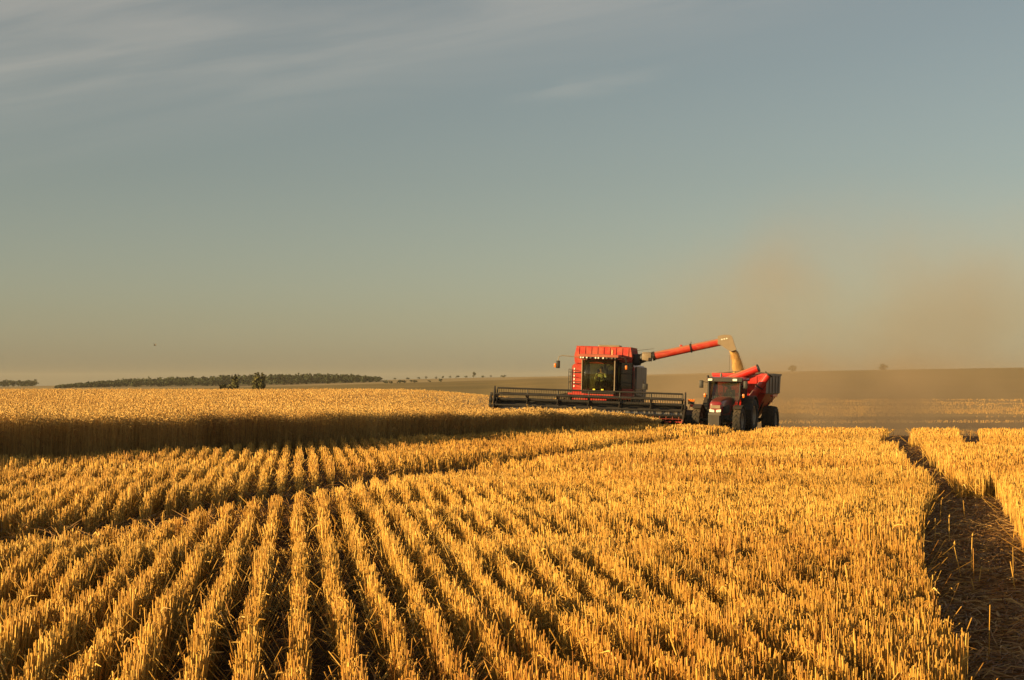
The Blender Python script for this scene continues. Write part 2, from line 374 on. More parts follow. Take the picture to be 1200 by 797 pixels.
# ------------------------------------------------------------------ where the machines stand (needed by the crop edges)
CY = R(-11); CX, CYY, CS = 4.82, 83.0, 1.07
def c_local(x, y):
    x, y = x * CS, y * CS; return (CX + x * math.cos(CY) - y * math.sin(CY), CYY + x * math.sin(CY) + y * math.cos(CY))
wall_px = [(-420, 560), (-120, 540), (0, 533), (100, 530), (200, 526), (300, 520.5), (400, 515), (500, 509.5), (600, 504.5), (690, 499.5)]
wall = [ground_px(*p, lift=.33) for p in wall_px]
hr = c_local(3.35, -4.45); hl = c_local(-4.95, -4.45); back = c_local(-4.95, 2); hd = (math.sin(-CY), math.cos(CY))
WHEAT = [(p.x, p.y) for p in wall] + [hr, hl, back, (back[0] + hd[0] * 190, back[1] + hd[1] * 190), (-160, 265), (-160, 20)]
WALL_LINE = [(p.x, p.y) for p in wall] + [hr]
tram = [(ground_px(*p).x, ground_px(*p).y) for p in [(-160, 690), (0, 655), (100, 640), (200, 623), (300, 606), (400, 585), (500, 566), (600, 551), (720, 534), (800, 523), (850, 516), (905, 509)]]
def gp(p): q = ground_px(p[0], p[1], p[2] if len(p) > 2 else 0.0); return (q.x, q.y)
Hh = .33
trackA = [gp(p) for p in [(1190, 860, Hh), (1135, 797, Hh), (1104, 715, Hh), (1074, 645, Hh), (1080, 590, Hh), (1092, 567, Hh), (1120, 561, Hh), (1155, 562, Hh), (1168, 585), (1200, 655), (1255, 720), (1340, 810), (1420, 900)]]
trackB = [gp(p) for p in [(1108, 577, Hh), (1092, 560, Hh), (1066, 541, Hh), (1050, 522, Hh), (1056, 511, Hh), (1080, 511, Hh), (1092, 530, Hh), (1112, 548, Hh), (1130, 566, Hh)]]
trackC = [gp(p) for p in [(1030, 517, Hh), (1046, 490, Hh), (1074, 490, Hh), (1066, 517, Hh)]]
trackD = [gp(p) for p in [(1126, 518, Hh), (1120, 490, Hh), (1145, 490, Hh), (1150, 518, Hh)]]
TRACKS = [trackA, trackB, trackC, trackD]

# ------------------------------------------------------------------ ground
ys = np.concatenate([np.arange(-40, 6, 2.0), np.arange(6, 40, 0.6), np.arange(40, 130, 1.5), np.arange(130, 420, 6), np.geomspace(420, 5200, 90)])
us = np.linspace(-1.5, 1.5, 241); us = np.sign(us) * np.abs(us) ** 1.5
Yg, Ug = np.meshgrid(ys, us, indexing='ij'); Xg = Ug * (np.abs(Yg) + 50)
Zg = H(Xg, Yg)
nx, ny = len(us), len(ys); ii = np.arange(ny - 1)[:, None] * nx + np.arange(nx - 1)[None]
fc = np.stack([ii, ii + 1, ii + 1 + nx, ii + nx], -1).reshape(-1, 4)
gm, n, l, b = new_mat('field_ground')
geo = n.new("ShaderNodeNewGeometry"); sp = n.new("ShaderNodeSeparateXYZ"); l.new(geo.outputs["Position"], sp.inputs[0])
def noise(scale, detail=5, vec=None, rough=0.6):
    z = n.new("ShaderNodeTexNoise"); z.inputs["Scale"].default_value = scale; z.inputs["Detail"].default_value = detail; z.inputs["Roughness"].default_value = rough
    l.new(vec or geo.outputs["Position"], z.inputs["Vector"]); return z.outputs[0]
def mixc(f, a, c):
    m = n.new("ShaderNodeMix"); m.data_type = 'RGBA'
    if hasattr(f, 'links'): l.new(f, m.inputs[0])
    for k, s in ((6, a), (7, c)):
        if hasattr(s, 'links'): l.new(s, m.inputs[k])
        else: m.inputs[k].default_value = (*s, 1)
    return m.outputs[2]
def rng_(v, a, c, smooth=False, o0=0.0, o1=1.0):
    m = n.new("ShaderNodeMapRange"); m.inputs[1].default_value = a; m.inputs[2].default_value = c; m.inputs[3].default_value = o0; m.inputs[4].default_value = o1
    if smooth: m.interpolation_type = 'SMOOTHSTEP'
    l.new(v, m.inputs[0]); return m.outputs[0]
def math_(op, a, c):
    m = n.new("ShaderNodeMath"); m.operation = op
    for k, s in ((0, a), (1, c)):
        if hasattr(s, 'links'): l.new(s, m.inputs[k])
        else: m.inputs[k].default_value = s
    return m.outputs[0]
soil = mixc(rng_(noise(9, 8), .35, .7), (0.050, 0.026, 0.014), (0.12, 0.064, 0.029))
soil = mixc(rng_(noise(60, 3), .5, .68), soil, (0.22, 0.12, 0.045))
plain = mixc(rng_(noise(.09, 6), .35, .65), (0.36, 0.22, 0.075), (0.56, 0.37, 0.13))
mpv = n.new("ShaderNodeMapping"); mpv.inputs["Scale"].default_value = (.012, .06, 1); mpv.inputs["Rotation"].default_value = (0, 0, R(6)); l.new(geo.outputs["Position"], mpv.inputs[0])
streak = noise(1.0, 5, mpv.outputs[0])
plain = mixc(rng_(streak, .47, .66), plain, (0.24, 0.135, 0.055))
wob = math_('MULTIPLY', math_('SUBTRACT', noise(.012, 3), .5), 60.0)
yw = math_('ADD', sp.outputs[1], wob)
yskew = math_('ADD', yw, math_('MULTIPLY', sp.outputs[0], -0.25))
farA = mixc(rng_(noise(.01, 6), .35, .65), (0.20, 0.140, 0.042), (0.28, 0.19, 0.06))           # olive brown fallow slope
farB = mixc(rng_(noise(.006, 5), .35, .65), (0.34, 0.24, 0.11), (0.42, 0.30, 0.14))            # pale stubble strip on the ridge
c1 = mixc(rng_(sp.outputs[1], 82, 100, True), soil, plain)
strip = math_('MULTIPLY', rng_(yw, 150, 158, True), rng_(yw, 205, 190, True))  # dark soil-toned band painted in for the machines' shadow beyond the crest
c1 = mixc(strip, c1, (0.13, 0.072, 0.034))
c2 = mixc(rng_(yw, 338, 346, True), c1, farA)
c3 = mixc(math_('MULTIPLY', rng_(yskew, 1130, 1150, True), rng_(sp.outputs[0], 330, 180, True)), c2, farB)
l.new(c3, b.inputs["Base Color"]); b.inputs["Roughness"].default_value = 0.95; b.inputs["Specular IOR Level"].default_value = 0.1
bp = n.new("ShaderNodeBump"); bp.inputs["Strength"].default_value = 0.8; bp.inputs["Distance"].default_value = 0.04; l.new(noise(12, 8), bp.inputs["Height"]); l.new(bp.outputs[0], b.inputs["Normal"])
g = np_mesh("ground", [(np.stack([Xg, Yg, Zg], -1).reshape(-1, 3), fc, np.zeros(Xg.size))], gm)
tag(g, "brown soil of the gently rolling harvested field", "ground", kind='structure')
g.data.polygons.foreach_set("use_smooth", [True] * len(g.data.polygons))

# ------------------------------------------------------------------ stubble
ROW, SLANT = 0.262, 0.139
UMAX = 0.43
def sample_field(y0, y1, n):
    """points evenly spread (per area) over the view wedge between two distances"""
    y = np.sqrt(rng.uniform(y0 * y0, y1 * y1, n)); u = rng.uniform(-UMAX, UMAX, n); return u * (y + 6.0), y
def row_points(y0, y1, n, spread):
    x, y = sample_field(y0, y1, n)
    s = x + SLANT * y; k = np.round(s / ROW); wob = 0.05 * (vnoise(k * 3.7, y / 2.2, 21) - .5)
    off = np.clip(rng.normal(0, spread, n), -1.9 * spread, 1.9 * spread)
    x = k * ROW + off + wob - SLANT * y
    keep = ~in_poly(x, y, WHEAT)
    cl = vnoise(k * 7.1 + 3, y / .16, 31); keep &= (cl > .15) | (rng.random(n) < .35)
    td = line_dist(x, y, tram); keep &= (td > 0.46 + .004 * y + .14 * vnoise(x * 2, y * 2, 8)) | (rng.random(n) < .03)
    for T in TRACKS: keep &= ~in_poly(x + .10 * (vnoise(x * 4, y * 4, 9) - .5), y, T) | (rng.random(n) < .0008)
    return x[keep], y[keep], k[keep]
pieces = []
for (y0, y1, n_, r0, spread, leafp) in ((5.5, 13, 122000, .0036, .019, .30), (13, 24, 140000, .0046, .021, .22), (24, 46, 130000, .0072, .029, .2), (46, 94, 90000, .015, .06, .12)):
    x, y, k = row_points(y0, y1, n_, spread); n = len(x); z = H(x, y)
    hgt = 0.335 * (0.80 + .30 * vnoise(x / 1.1, y / 1.1, 41)) * (0.88 + .24 * vnoise(k * 5.3, y / .35, 43)) * np.clip(rng.normal(1, .09, n), .35, 1.3) * np.clip(.55 + (line_dist(x, y, tram) - .5) * .9, .55, 1)
    lean = rng.normal(0, .022, (n, 2)); wild = rng.random(n) < .06; lean[wild] = rng.normal(0, .22, (wild.sum(), 2))
    base = np.stack([x, y, z - .02], 1); top = np.stack([x + lean[:, 0], y + lean[:, 1], z + hgt], 1)
    tone = np.clip(.12 + .76 * rng.beta(1.4, 1.4, n) + .5 * (vnoise(x / 2.5, y / 2.5, 51) - .5), 0, 1)
    r = r0 * rng.uniform(.7, 1.35, n)
    pieces.append(stalks(base, top, r, r * .9, tone))
    m = rng.random(n) < leafp; nn = m.sum(); f = rng.uniform(.25, .95, nn)[:, None]
    p0 = base[m] + (top[m] - base[m]) * f; a = rng.uniform(0, 6.28, nn); ln = rng.uniform(.04, .12, nn)
    p1 = p0 + np.stack([np.cos(a) * ln * .45, np.sin(a) * ln * .45, ln * rng.uniform(-.1, .55, nn)], 1)
    p2 = p1 + np.stack([np.cos(a) * ln * .5, np.sin(a) * ln * .5, -ln * rng.uniform(0, .8, nn)], 1)
    pieces.append(ribbons(p0, p1, p2, r0 * rng.uniform(1.4, 3.0, nn), np.clip(tone[m] + rng.normal(.08, .15, nn), 0, 1)))
# the far stubble plain beyond the rise, in coarse tufts
y = np.exp(rng.uniform(math.log(88), math.log(338), 90000)); u = rng.uniform(-.2, UMAX, len(y)); x = u * y
s = x + SLANT * y; x = np.round(s / .75) * .75 - SLANT * y + rng.normal(0, .12, len(y))
kp = ~in_poly(x, y, WHEAT) & (vnoise(x / 16, y / 5, 61) > .52) & ((y < 152) | (y > 200) | (np.abs(y - 178) < 3)); x, y = x[kp], y[kp]; z = H(x, y); n = len(x)
a = rng.uniform(0, 6.28, n); w = .032 * (y / 90) ** .8; hg = rng.uniform(.12, .34, n)
pieces.append(stalks(np.stack([x, y, z - .02], 1), np.stack([x + rng.normal(0, .05, n), y, z + hg], 1), w, w * .8, np.clip(rng.normal(.5, .18, n), 0, 1)))
tag(np_mesh("stubble", pieces, M['stubble']), "golden rows of cut wheat stubble across the foreground", "stubble", kind='stuff')

# ------------------------------------------------------------------ fallen straw
pieces = []
x, y = sample_field(5.5, 26, 30000); kp = ~in_poly(x, y, WHEAT) & ~in_poly(x, y, trackA); x, y = x[kp], y[kp]; n = len(x)
ln = rng.uniform(.08, .38, n); a = rng.uniform(0, 6.28, n); z = H(x, y) + np.abs(rng.normal(0, .07, n)) + .005; tilt = rng.normal(.08, .25, n)
p0 = np.stack([x, y, z], 1); d = np.stack([np.cos(a), np.sin(a), tilt], 1) * ln[:, None]
p2 = p0 + d; p2[:, 2] = np.maximum(p2[:, 2], H(p2[:, 0], p2[:, 1]) + .005); p1 = (p0 + p2) / 2 + rng.normal(0, .018, (n, 3))
pieces.append(ribbons(p0, p1, p2, rng.uniform(.004, .009, n) * (y / 12) ** .5, np.clip(rng.normal(.5, .25, n), 0, 1)))
def lay(poly, n, l0, l1, w0, w1, heading, spreadang, zt):
    P = np.array(poly); x = rng.uniform(P[:, 0].min() - .1, P[:, 0].max() + .1, n); y = rng.uniform(max(5, P[:, 1].min()), P[:, 1].max() + .2, n)
    kp = in_poly(x, y, poly); x, y = x[kp], y[kp]; n = len(x)
    a = rng.normal(heading, spreadang, n) + 1.2 * (vnoise(x * 1.4, y * 1.4, 77) - .5) * 2; ln = rng.uniform(l0, l1, n)
    z = H(x, y) + rng.random(n) ** 2 * zt + .004
    p0 = np.stack([x, y, z], 1); p2 = p0 + np.stack([np.cos(a) * ln, np.sin(a) * ln, rng.normal(0, .03, n)], 1)
    p2[:, 2] = np.maximum(p2[:, 2], H(p2[:, 0], p2[:, 1]) + .004)
    p1 = (p0 + p2) / 2 + np.stack([rng.normal(0, .03, n), rng.normal(0, .03, n), np.abs(rng.normal(0, .03, n))], 1)
    return ribbons(p0, p1, p2, rng.uniform(w0, w1, n), np.clip(rng.normal(.55, .28, n), 0, 1))
pieces.append(lay(trackA, 60000, .12, .5, .005, .012, .5, .9, .045))
pieces.append(lay(trackB, 9000, .14, .4, .006, .014, .9, .8, .07))
for T in (trackC, trackD): pieces.append(lay(T, 5000, .2, .5, .015, .03, .9, .8, .06))
t_ = rng.random(26000); seg = np.array(tram); cum = np.concatenate([[0], np.cumsum(np.hypot(*np.diff(seg, axis=0).T))]); sd_ = t_ * cum[-1]
tx = np.interp(sd_, cum, seg[:, 0]) + rng.normal(0, .28, len(t_)); ty = np.interp(sd_, cum, seg[:, 1]) + rng.normal(0, .28, len(t_))
a = rng.normal(.9, .7, len(tx)); ln = rng.uniform(.1, .35, len(tx)); z = H(tx, ty) + rng.random(len(tx)) ** 2 * .06 + .004
p0 = np.stack([tx, ty, z], 1); p2 = p0 + np.stack([np.cos(a) * ln, np.sin(a) * ln, rng.normal(0, .03, len(tx))], 1); p2[:, 2] = np.maximum(p2[:, 2], H(p2[:, 0], p2[:, 1]) + .004)
pieces.append(ribbons(p0, (p0 + p2) / 2 + rng.normal(0, .02, p0.shape), p2, rng.uniform(.005, .012, len(tx)), np.clip(rng.normal(.4, .2, len(tx)), 0, 1)))
tag(np_mesh("fallen_straw", pieces, M['litter']), "loose and flattened straw lying between the stubble rows", "straw", kind='stuff')
# a few stalks still upright in the flattened track
gx = [ground_px(*p) for p in ((1138, 676), (1128, 683), (1113, 640), (1146, 690), (1144, 700))]
bs = np.array([[p.x, p.y, p.z - .02] for p in gx]); tp = bs + np.array([[.012, 0, .36], [-.07, 0, .33], [.0, .02, .30], [.03, 0, .2], [-.03, .02, .16]])
r_ = np.full(5, .005)
tag(np_mesh("upright_straw", [stalks(bs, tp, r_, r_ * .8, np.full(5, .7)), ears(tp[:3], tp[:3] + np.array([[.01, 0, .05]] * 3), np.full(3, .008), np.full(3, .7))], M['stubble']),
    "few upright stalks left standing in the flattened shaded track", "straw", kind='stuff')

# ------------------------------------------------------------------ standing wheat
def plants(x, y, scale, stem, leaf=.5, hsc=1.0):
    n = len(x); z = H(x, y)
    h = np.interp(y, [28, 40, 52, 72], [.97, .86, .74, .54]) * (.93 + .14 * vnoise(x / .45, y / .45, 83)) * hsc * (0.93 + .12 * vnoise(x / 1.5, y / 1.5, 81)) * np.clip(rng.normal(1, .075, n), .78, 1.25)
    a = rng.uniform(0, 6.28, n); wind = .35
    base = np.stack([x, y, z - .02 + (0 if stem else 0) * x], 1); ln = np.abs(rng.normal(.06, .05, n))
    top = np.stack([x + np.cos(a) * ln + .02, y + np.sin(a) * ln, z + h], 1)
    mid = base * .45 + top * .55 - np.stack([np.cos(a), np.sin(a), 0 * a], 1) * (ln * .25)[:, None]
    tone = np.clip(.05 + .9 * rng.beta(1.6, 1.6, n) + .35 * (vnoise(x / 3, y / 3, 85) - .5), 0, 1)
    out = []
    if stem: out.append(stalks(base, top, .0028 * scale, .0022 * scale, tone, 3, mid))
    else: out.append(stalks(base * .35 + top * .65, top, .0028 * scale, .0022 * scale, tone, 3))
    ea = a + rng.normal(0, .6, n); el = rng.uniform(.075, .12, n) * np.clip(scale ** .5, 1, 2.2); dip = rng.uniform(-.5, .95, n)
    e1 = top + np.stack([np.cos(ea) * (1 - .4 * np.abs(dip)), np.sin(ea) * (1 - .4 * np.abs(dip)), dip], 1) * el[:, None]
    out.append(ears(top, e1, .0085 * scale * rng.uniform(.85, 1.2, n), np.clip(tone + .12, 0, 1)))
    m = rng.random(n) < leaf; nn = m.sum(); scale = scale[m]; f = rng.uniform(.25, .85, nn)[:, None]; p0 = base[m] * (1 - f) + top[m] * f
    aa = rng.uniform(0, 6.28, nn); l2 = rng.uniform(.08, .24, nn); c = np.cos(aa) * l2; s = np.sin(aa) * l2
    p1 = p0 + np.stack([c * .4, s * .4, l2 * .35], 1); p2 = p1 + np.stack([c * .5, s * .5, -l2 * rng.uniform(.1, .9, nn)], 1)
    out.append(ribbons(p0, p1, p2, .008 * scale * rng.uniform(.7, 1.3, nn), np.clip(tone[m] - .1, 0, 1)))
    return out
pieces = []
wl = np.array(WALL_LINE); cum = np.concatenate([[0], np.cumsum(np.hypot(*np.diff(wl, axis=0).T))])
n = 80000; sd_ = rng.random(n) * cum[-1]; dirx = np.interp(sd_, (cum[1:] + cum[:-1]) / 2, np.diff(wl[:, 0]) / np.diff(cum)); diry = np.interp(sd_, (cum[1:] + cum[:-1]) / 2, np.diff(wl[:, 1]) / np.diff(cum))
depth = rng.random(n) ** 1.3 * 2.6 + .14 * (vnoise(sd_ * 1.2, sd_ * 0, 91) - .5) * 2
x = np.interp(sd_, cum, wl[:, 0]) - diry * depth; y = np.interp(sd_, cum, wl[:, 1]) + dirx * depth
kp = in_poly(x, y, WHEAT) | (depth < .2); kp &= (y > 22) & (np.abs(x) < .5 * y); x, y = x[kp], y[kp]
pieces += plants(x, y, np.clip(y / 38, 1.0, 2.2), True, .7)
# along the cutter bar
xs = np.linspace(-4.95, 3.35, 3000) + rng.normal(0, .05, 3000); dl = rng.random(3000) * 1.8
q = np.array([c_local(a_, -4.45 - d_) for a_, d_ in zip(xs, dl)]); kp = in_poly(q[:, 0], q[:, 1], WHEAT); pieces += plants(q[kp, 0], q[kp, 1], np.full(kp.sum(), 2.0), True, .5)
# body of the field: stem tops and ears, coarser with distance
y = np.exp(rng.uniform(math.log(31), math.log(262), 125000)); u = rng.uniform(-.5, .22, len(y)); x = u * y
kp = in_poly(x, y, WHEAT) & (y > 22); x, y = x[kp], y[kp]; pieces += plants(x, y, np.clip(y / 32, 1.0, 4.2), False, .5)
# the dense inside of the crop, which no eye gets through: a rough mass a little inside the edge
P = []
gx, gy = np.meshgrid(np.linspace(-.52, .24, 150), np.geomspace(27, 266, 130)); X = gx * gy; Y = gy
din = line_dist(X, Y, WALL_LINE + [hl, back, (back[0] + hd[0] * 190, back[1] + hd[1] * 190)]); ins = in_poly(X, Y, WHEAT) & (din > .45)
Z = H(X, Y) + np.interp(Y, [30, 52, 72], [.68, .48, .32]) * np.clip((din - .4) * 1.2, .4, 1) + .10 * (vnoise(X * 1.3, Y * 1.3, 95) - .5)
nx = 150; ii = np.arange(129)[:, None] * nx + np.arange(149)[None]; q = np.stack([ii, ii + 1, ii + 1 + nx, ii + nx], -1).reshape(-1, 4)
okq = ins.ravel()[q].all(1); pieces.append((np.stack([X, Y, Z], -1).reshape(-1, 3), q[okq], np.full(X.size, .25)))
# inner face of that mass
sl = np.linspace(0, cum[-1], 300); wx = np.interp(sl, cum, wl[:, 0]); wy = np.interp(sl, cum, wl[:, 1]); ddx = np.gradient(wx, sl); ddy = np.gradient(wy, sl)
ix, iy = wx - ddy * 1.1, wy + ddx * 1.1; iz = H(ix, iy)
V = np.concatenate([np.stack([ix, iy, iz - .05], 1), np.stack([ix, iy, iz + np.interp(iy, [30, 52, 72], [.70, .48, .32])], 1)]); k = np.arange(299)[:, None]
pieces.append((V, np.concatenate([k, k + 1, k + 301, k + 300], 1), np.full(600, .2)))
tag(np_mesh("standing_wheat", pieces, M['wheat']), "uncut ripe wheat with a dark shaded front edge", "wheat", kind='stuff')

# ------------------------------------------------------------------ trees, woods, bushes
def crown_pts(n, cx, cy, cz, rx, ry, rz, size, clumps=9, seed=0):
    r = np.random.default_rng(seed); C = r.normal(size=(clumps, 3)); C /= np.linalg.norm(C, axis=1)[:, None]; C *= r.uniform(.25, .78, (clumps, 1))
    which = r.integers(0, clumps, n); d = r.normal(size=(n, 3)); d /= np.linalg.norm(d, axis=1)[:, None]; d *= (r.random(n) ** .45 * r.uniform(.28, .5, clumps)[which])[:, None]
    p = (C[which] + d) * np.array([rx, ry, rz]) + np.array([cx, cy, cz])
    a = r.normal(size=(n, 3)); a /= np.linalg.norm(a, axis=1)[:, None]; b_ = np.cross(a, r.normal(size=(n, 3))); b_ /= np.linalg.norm(b_, axis=1)[:, None]
    s = size * r.uniform(.6, 1.4, (n, 1)); V = np.stack([p + a * s, p + b_ * s * .7, p - a * s, p - b_ * s * .7], 1).reshape(-1, 3)
    tone = np.clip(r.uniform(0, 1, clumps)[which] * .6 + r.uniform(0, .4, n), 0, 1)
    return V, np.arange(n * 4).reshape(-1, 4), np.repeat(tone, 4)
def tree(px, Y, height, width, label, seed, group=None, bush=False, n=900, sink=0.0, mat='leaf_near', name=None):
    X = (px - 600) / F * Y; z = Hs(X, Y) - sink
    nm = name or ("bush" if bush else "tree")
    e = empty(nm, (X, Y, z), label, "bush" if bush else "tree", group=group)
    t = np_mesh("crown", [crown_pts(n, 0, 0, height * (.52 if bush else .60), width / 2, width / 2, height * (.50 if bush else .42), max(.10 * width, height * .045), 14 if not bush else 8, seed)], M[mat], e)
    bm = nb(); rr = random.Random(seed); top = height * (.5 if bush else .72)
    tube(bm, [(0, 0, -.3), (.04 * width, 0, top * .5), (0, .03 * width, top)], [height * .035, height * .026, height * .010], 7)
    for k in range(5):
        a = k * 1.3 + rr.random(); z0 = top * rr.uniform(.35, .75)
        tube(bm, [(.02 * width, 0, z0), (math.cos(a) * width * .16, math.sin(a) * width * .16, z0 + height * .10), (math.cos(a) * width * .32, math.sin(a) * width * .32, z0 + height * .22)], [height * .014, height * .010, height * .004], 5)
    link("trunk", bm, M['bark'], e, True)
    return e
tree(303, 420, 8.3, 3.8, "tall narrow dark tree standing alone before the distant wooded hill", 3, n=1300)
tree(275, 430, 7.9, 3.0, "slim dark tree rising beside a wide bush before the wooded hill", 4, n=700)
tree(264, 424, 6.7, 5.2, "wide low dark bush crowding the slim tree before the wooded hill", 5, bush=True, n=900)
# the wooded hill, read as one mass
r = np.random.default_rng(5); W = []
top_x = [66, 90, 110, 150, 200, 240, 280, 340, 400, 425, 446]; top_h = [1.0, 2.2, 3.6, 5.6, 6.8, 7.3, 8.0, 7.8, 6.6, 5.2, 2.6]
for k in range(900):
    px = r.uniform(66, 444); Y = r.uniform(1180, 1420); X = (px - 600) / F * Y; hh = np.interp(px, top_x, top_h) * r.uniform(.78, 1.08) * Y / 1300
    w = r.uniform(5, 9) * min(1, hh / 6 + .2)
    W.append(crown_pts(46, X, Y, Hs(X, Y) + hh * .52, w / 2, w / 2, hh * .55, .95, 6, 1000 + k))
for k in range(120):
    px = r.uniform(-60, 43); Y = r.uniform(1500, 1600); X = (px - 600) / F * Y; hh = r.uniform(5.0, 6.6); W.append(crown_pts(46, X, Y, Hs(X, Y) + hh * .5, 4, 4, hh * .55, 1.0, 6, 3000 + k))
tag(np_mesh("woods", W, M['leaf_wood']), "dark distant wood covering the low hill on the horizon", "woods", kind='stuff')
for i, (px, Y, h, w) in enumerate([(452, 1080, 2.6, 5.5), (458, 1080, 2.2, 4), (469, 1090, 3.0, 6), (474, 1095, 2.4, 3.5), (482, 1100, 2.4, 3.5), (487, 1105, 2.4, 5), (503, 1110, 2.0, 3), (517, 1120, 2.4, 4.0)]):
    tree(px, Y, h, w, "small dark bush on the boundary below the distant ridge", 40 + i, "small bushes along the far field boundary", True, 70, mat='leaf_wood')
for i, (px, h, w) in enumerate([(447, 2.5, 5), (463, 2, 4), (478, 2, 5), (491, 2.4, 5), (499, 3, 4), (511, 2.2, 4), (519, 2.5, 4), (528, 3, 4), (536, 2.4, 5), (546, 2.2, 4), (566, 2.0, 5), (575, 2.6, 3), (590, 2.2, 6)]):
    tree(px, 1490, h, w, "tiny dark bush standing on the skyline of the distant ridge", 70 + i, "tiny bushes along the far skyline", True, 60, mat='leaf_wood')
tree(555, 1480, 6.0, 5.5, "largest round bush on the skyline left of the combine", 90, None, True, 120, mat='leaf_wood')
tree(930, 1400, 5.2, 11, "hazy broad bush on the dusty skyline just above the grain cart", 91, None, True, 200, mat='leaf_wood')
tree(1035, 1400, 5.0, 8.5, "hazy square bush alone on the dusty skyline farther from the cart", 92, None, True, 200, mat='leaf_wood')

# ------------------------------------------------------------------ people (seated, facing the local -y)
def person(parent_matrix, label, shirt, reach=0.42):
    bm = nb(); lay_ = bm.verts.layers.skin.verify()
    J = {'pelvis': (0, 0, .10, .15, .12), 'waist': (0, .02, .28, .14, .105), 'chest': (0, .0, .46, .165, .12), 'shoul': (0, .0, .55, .12, .09), 'neck': (0, -.01, .63, .055, .055), 'head0': (0, -.03, .70, .075, .085), 'head1': (0, -.03, .80, .08, .095), 'head2': (0, -.02, .87, .055, .06)}
    for s, n_ in ((-1, 'l'), (1, 'r')):
        J['hip' + n_] = (.10 * s, -.05, .09, .095, .09); J['knee' + n_] = (.15 * s, -.46, .12, .07, .07); J['ank' + n_] = (.15 * s, -.55, -.30, .045, .05); J['toe' + n_] = (.16 * s, -.72, -.36, .04, .03)
        J['sh' + n_] = (.20 * s, 0, .53, .065, .065); J['elb' + n_] = (.27 * s, -.16, .30, .046, .046); J['wri' + n_] = (.14 * s, -reach, .38, .032, .028)
        J['palm' + n_] = (.13 * s, -reach - .07, .40, .035, .02)
    v = {}
    for k, (x, y, z, rx, ry) in J.items():
        v[k] = bm.verts.new((x, y, z)); v[k][lay_].radius = (rx, ry)
    v['pelvis'][lay_].use_root = True
    E = [('pelvis', 'waist'), ('waist', 'chest'), ('chest', 'shoul'), ('shoul', 'neck'), ('neck', 'head0'), ('head0', 'head1'), ('head1', 'head2')]
    for n_ in 'lr': E += [('pelvis', 'hip' + n_), ('hip' + n_, 'knee' + n_), ('knee' + n_, 'ank' + n_), ('ank' + n_, 'toe' + n_), ('shoul', 'sh' + n_), ('sh' + n_, 'elb' + n_), ('elb' + n_, 'wri' + n_), ('wri' + n_, 'palm' + n_)]
    for s, n_ in ((-1, 'l'), (1, 'r')):                       # four fingers and a thumb, curled round the wheel rim
        for f in range(4):
            o = [(0.13 + (f - 1.5) * .018) * s, -reach - .10, .405]; last = v['palm' + n_]; lens = (.030, .034, .032, .026)[f]
            for q, (dy_, dz) in enumerate(((-.028, .012), (-.018, -.022), (.012, -.026))):
                o = [o[0], o[1] + dy_ * lens / .032, o[2] + dz * lens / .032]; nv = bm.verts.new(o); nv[lay_].radius = (.0085, .0085); bm.edges.new((last, nv)); last = nv
        last = v['palm' + n_]; o = [.10 * s, -reach - .05, .415]
        for dxx, dyy in ((-.012, -.012), (-.006, -.026)):
            o = [o[0] + dxx * s, o[1] + dyy, o[2] + .004]; nv = bm.verts.new(o); nv[lay_].radius = (.010, .010); bm.edges.new((last, nv)); last = nv
    for a, b_ in E: bm.edges.new((v[a], v[b_]))
    me = bpy.data.meshes.new("person"); bm.to_mesh(me); bm.free(); me.materials.append(M['skin'])
    o = bpy.data.objects.new("person", me); COL.objects.link(o); o.matrix_world = parent_matrix
    o.modifiers.new("skin", 'SKIN').use_smooth_shade = True; s_ = o.modifiers.new("sub", 'SUBSURF'); s_.levels = 1; s_.render_levels = 2
    tag(o, label, "person")
    def cl(name, rings, mat):
        b2 = nb()
        for rg in rings:
            loft(b2, [[(cx + rx * math.cos(2 * math.pi * k / 12), cy_ + ry * math.sin(2 * math.pi * k / 12), cz) for k in range(12)] for cx, cy_, cz, rx, ry in rg])
        return link(name, b2, mat, o, True)
    cl("shirt", [[(0, .01, .12, .185, .15), (0, .02, .28, .175, .14), (0, 0, .46, .205, .155), (0, 0, .56, .17, .12), (0, -.01, .60, .075, .07)]], M[shirt])
    b2 = nb()
    for s in (-1, 1): tube(b2, [(.19 * s, 0, .535), (.275 * s, -.15, .30), (.20 * s, -.29, .34)], [.082, .064, .056], 10)
    link("sleeves", b2, M[shirt], o, True)
    b2 = nb()
    for s in (-1, 1): tube(b2, [(.09 * s, .02, .09), (.15 * s, -.46, .12), (.155 * s, -.50, .06), (.15 * s, -.55, -.28)], [.115, .090, .085, .062], 10)
    link("trousers", b2, M['cloth_dark'], o, True)
    b2 = nb(); bmesh.ops.create_uvsphere(b2, u_segments=14, v_segments=10, radius=1, matrix=Matrix.Translation((0, -.005, .845)) @ Matrix.Diagonal((.100, .115, .085, 1)))
    link("hair", b2, M['hair'], o, True)
    b2 = nb()
    tube(b2, [(0, -.115, .80), (0, -.145, .755), (0, -.12, .745)], [.010, .017, .012], 6)              # nose
    for s in (-1, 1):
        bmesh.ops.create_uvsphere(b2, u_segments=8, v_segments=6, radius=.013, matrix=Matrix.Translation((.034 * s, -.112, .79)))
        bmesh.ops.create_uvsphere(b2, u_segments=8, v_segments=6, radius=1, matrix=Matrix.Translation((.088 * s, -.02, .77)) @ Matrix.Diagonal((.012, .025, .035, 1)))
    tube(b2, [(-.025, -.112, .715), (0, -.118, .713), (.025, -.112, .715)], .006, 6)
    link("face", b2, M['skin'], o, True)
    return o

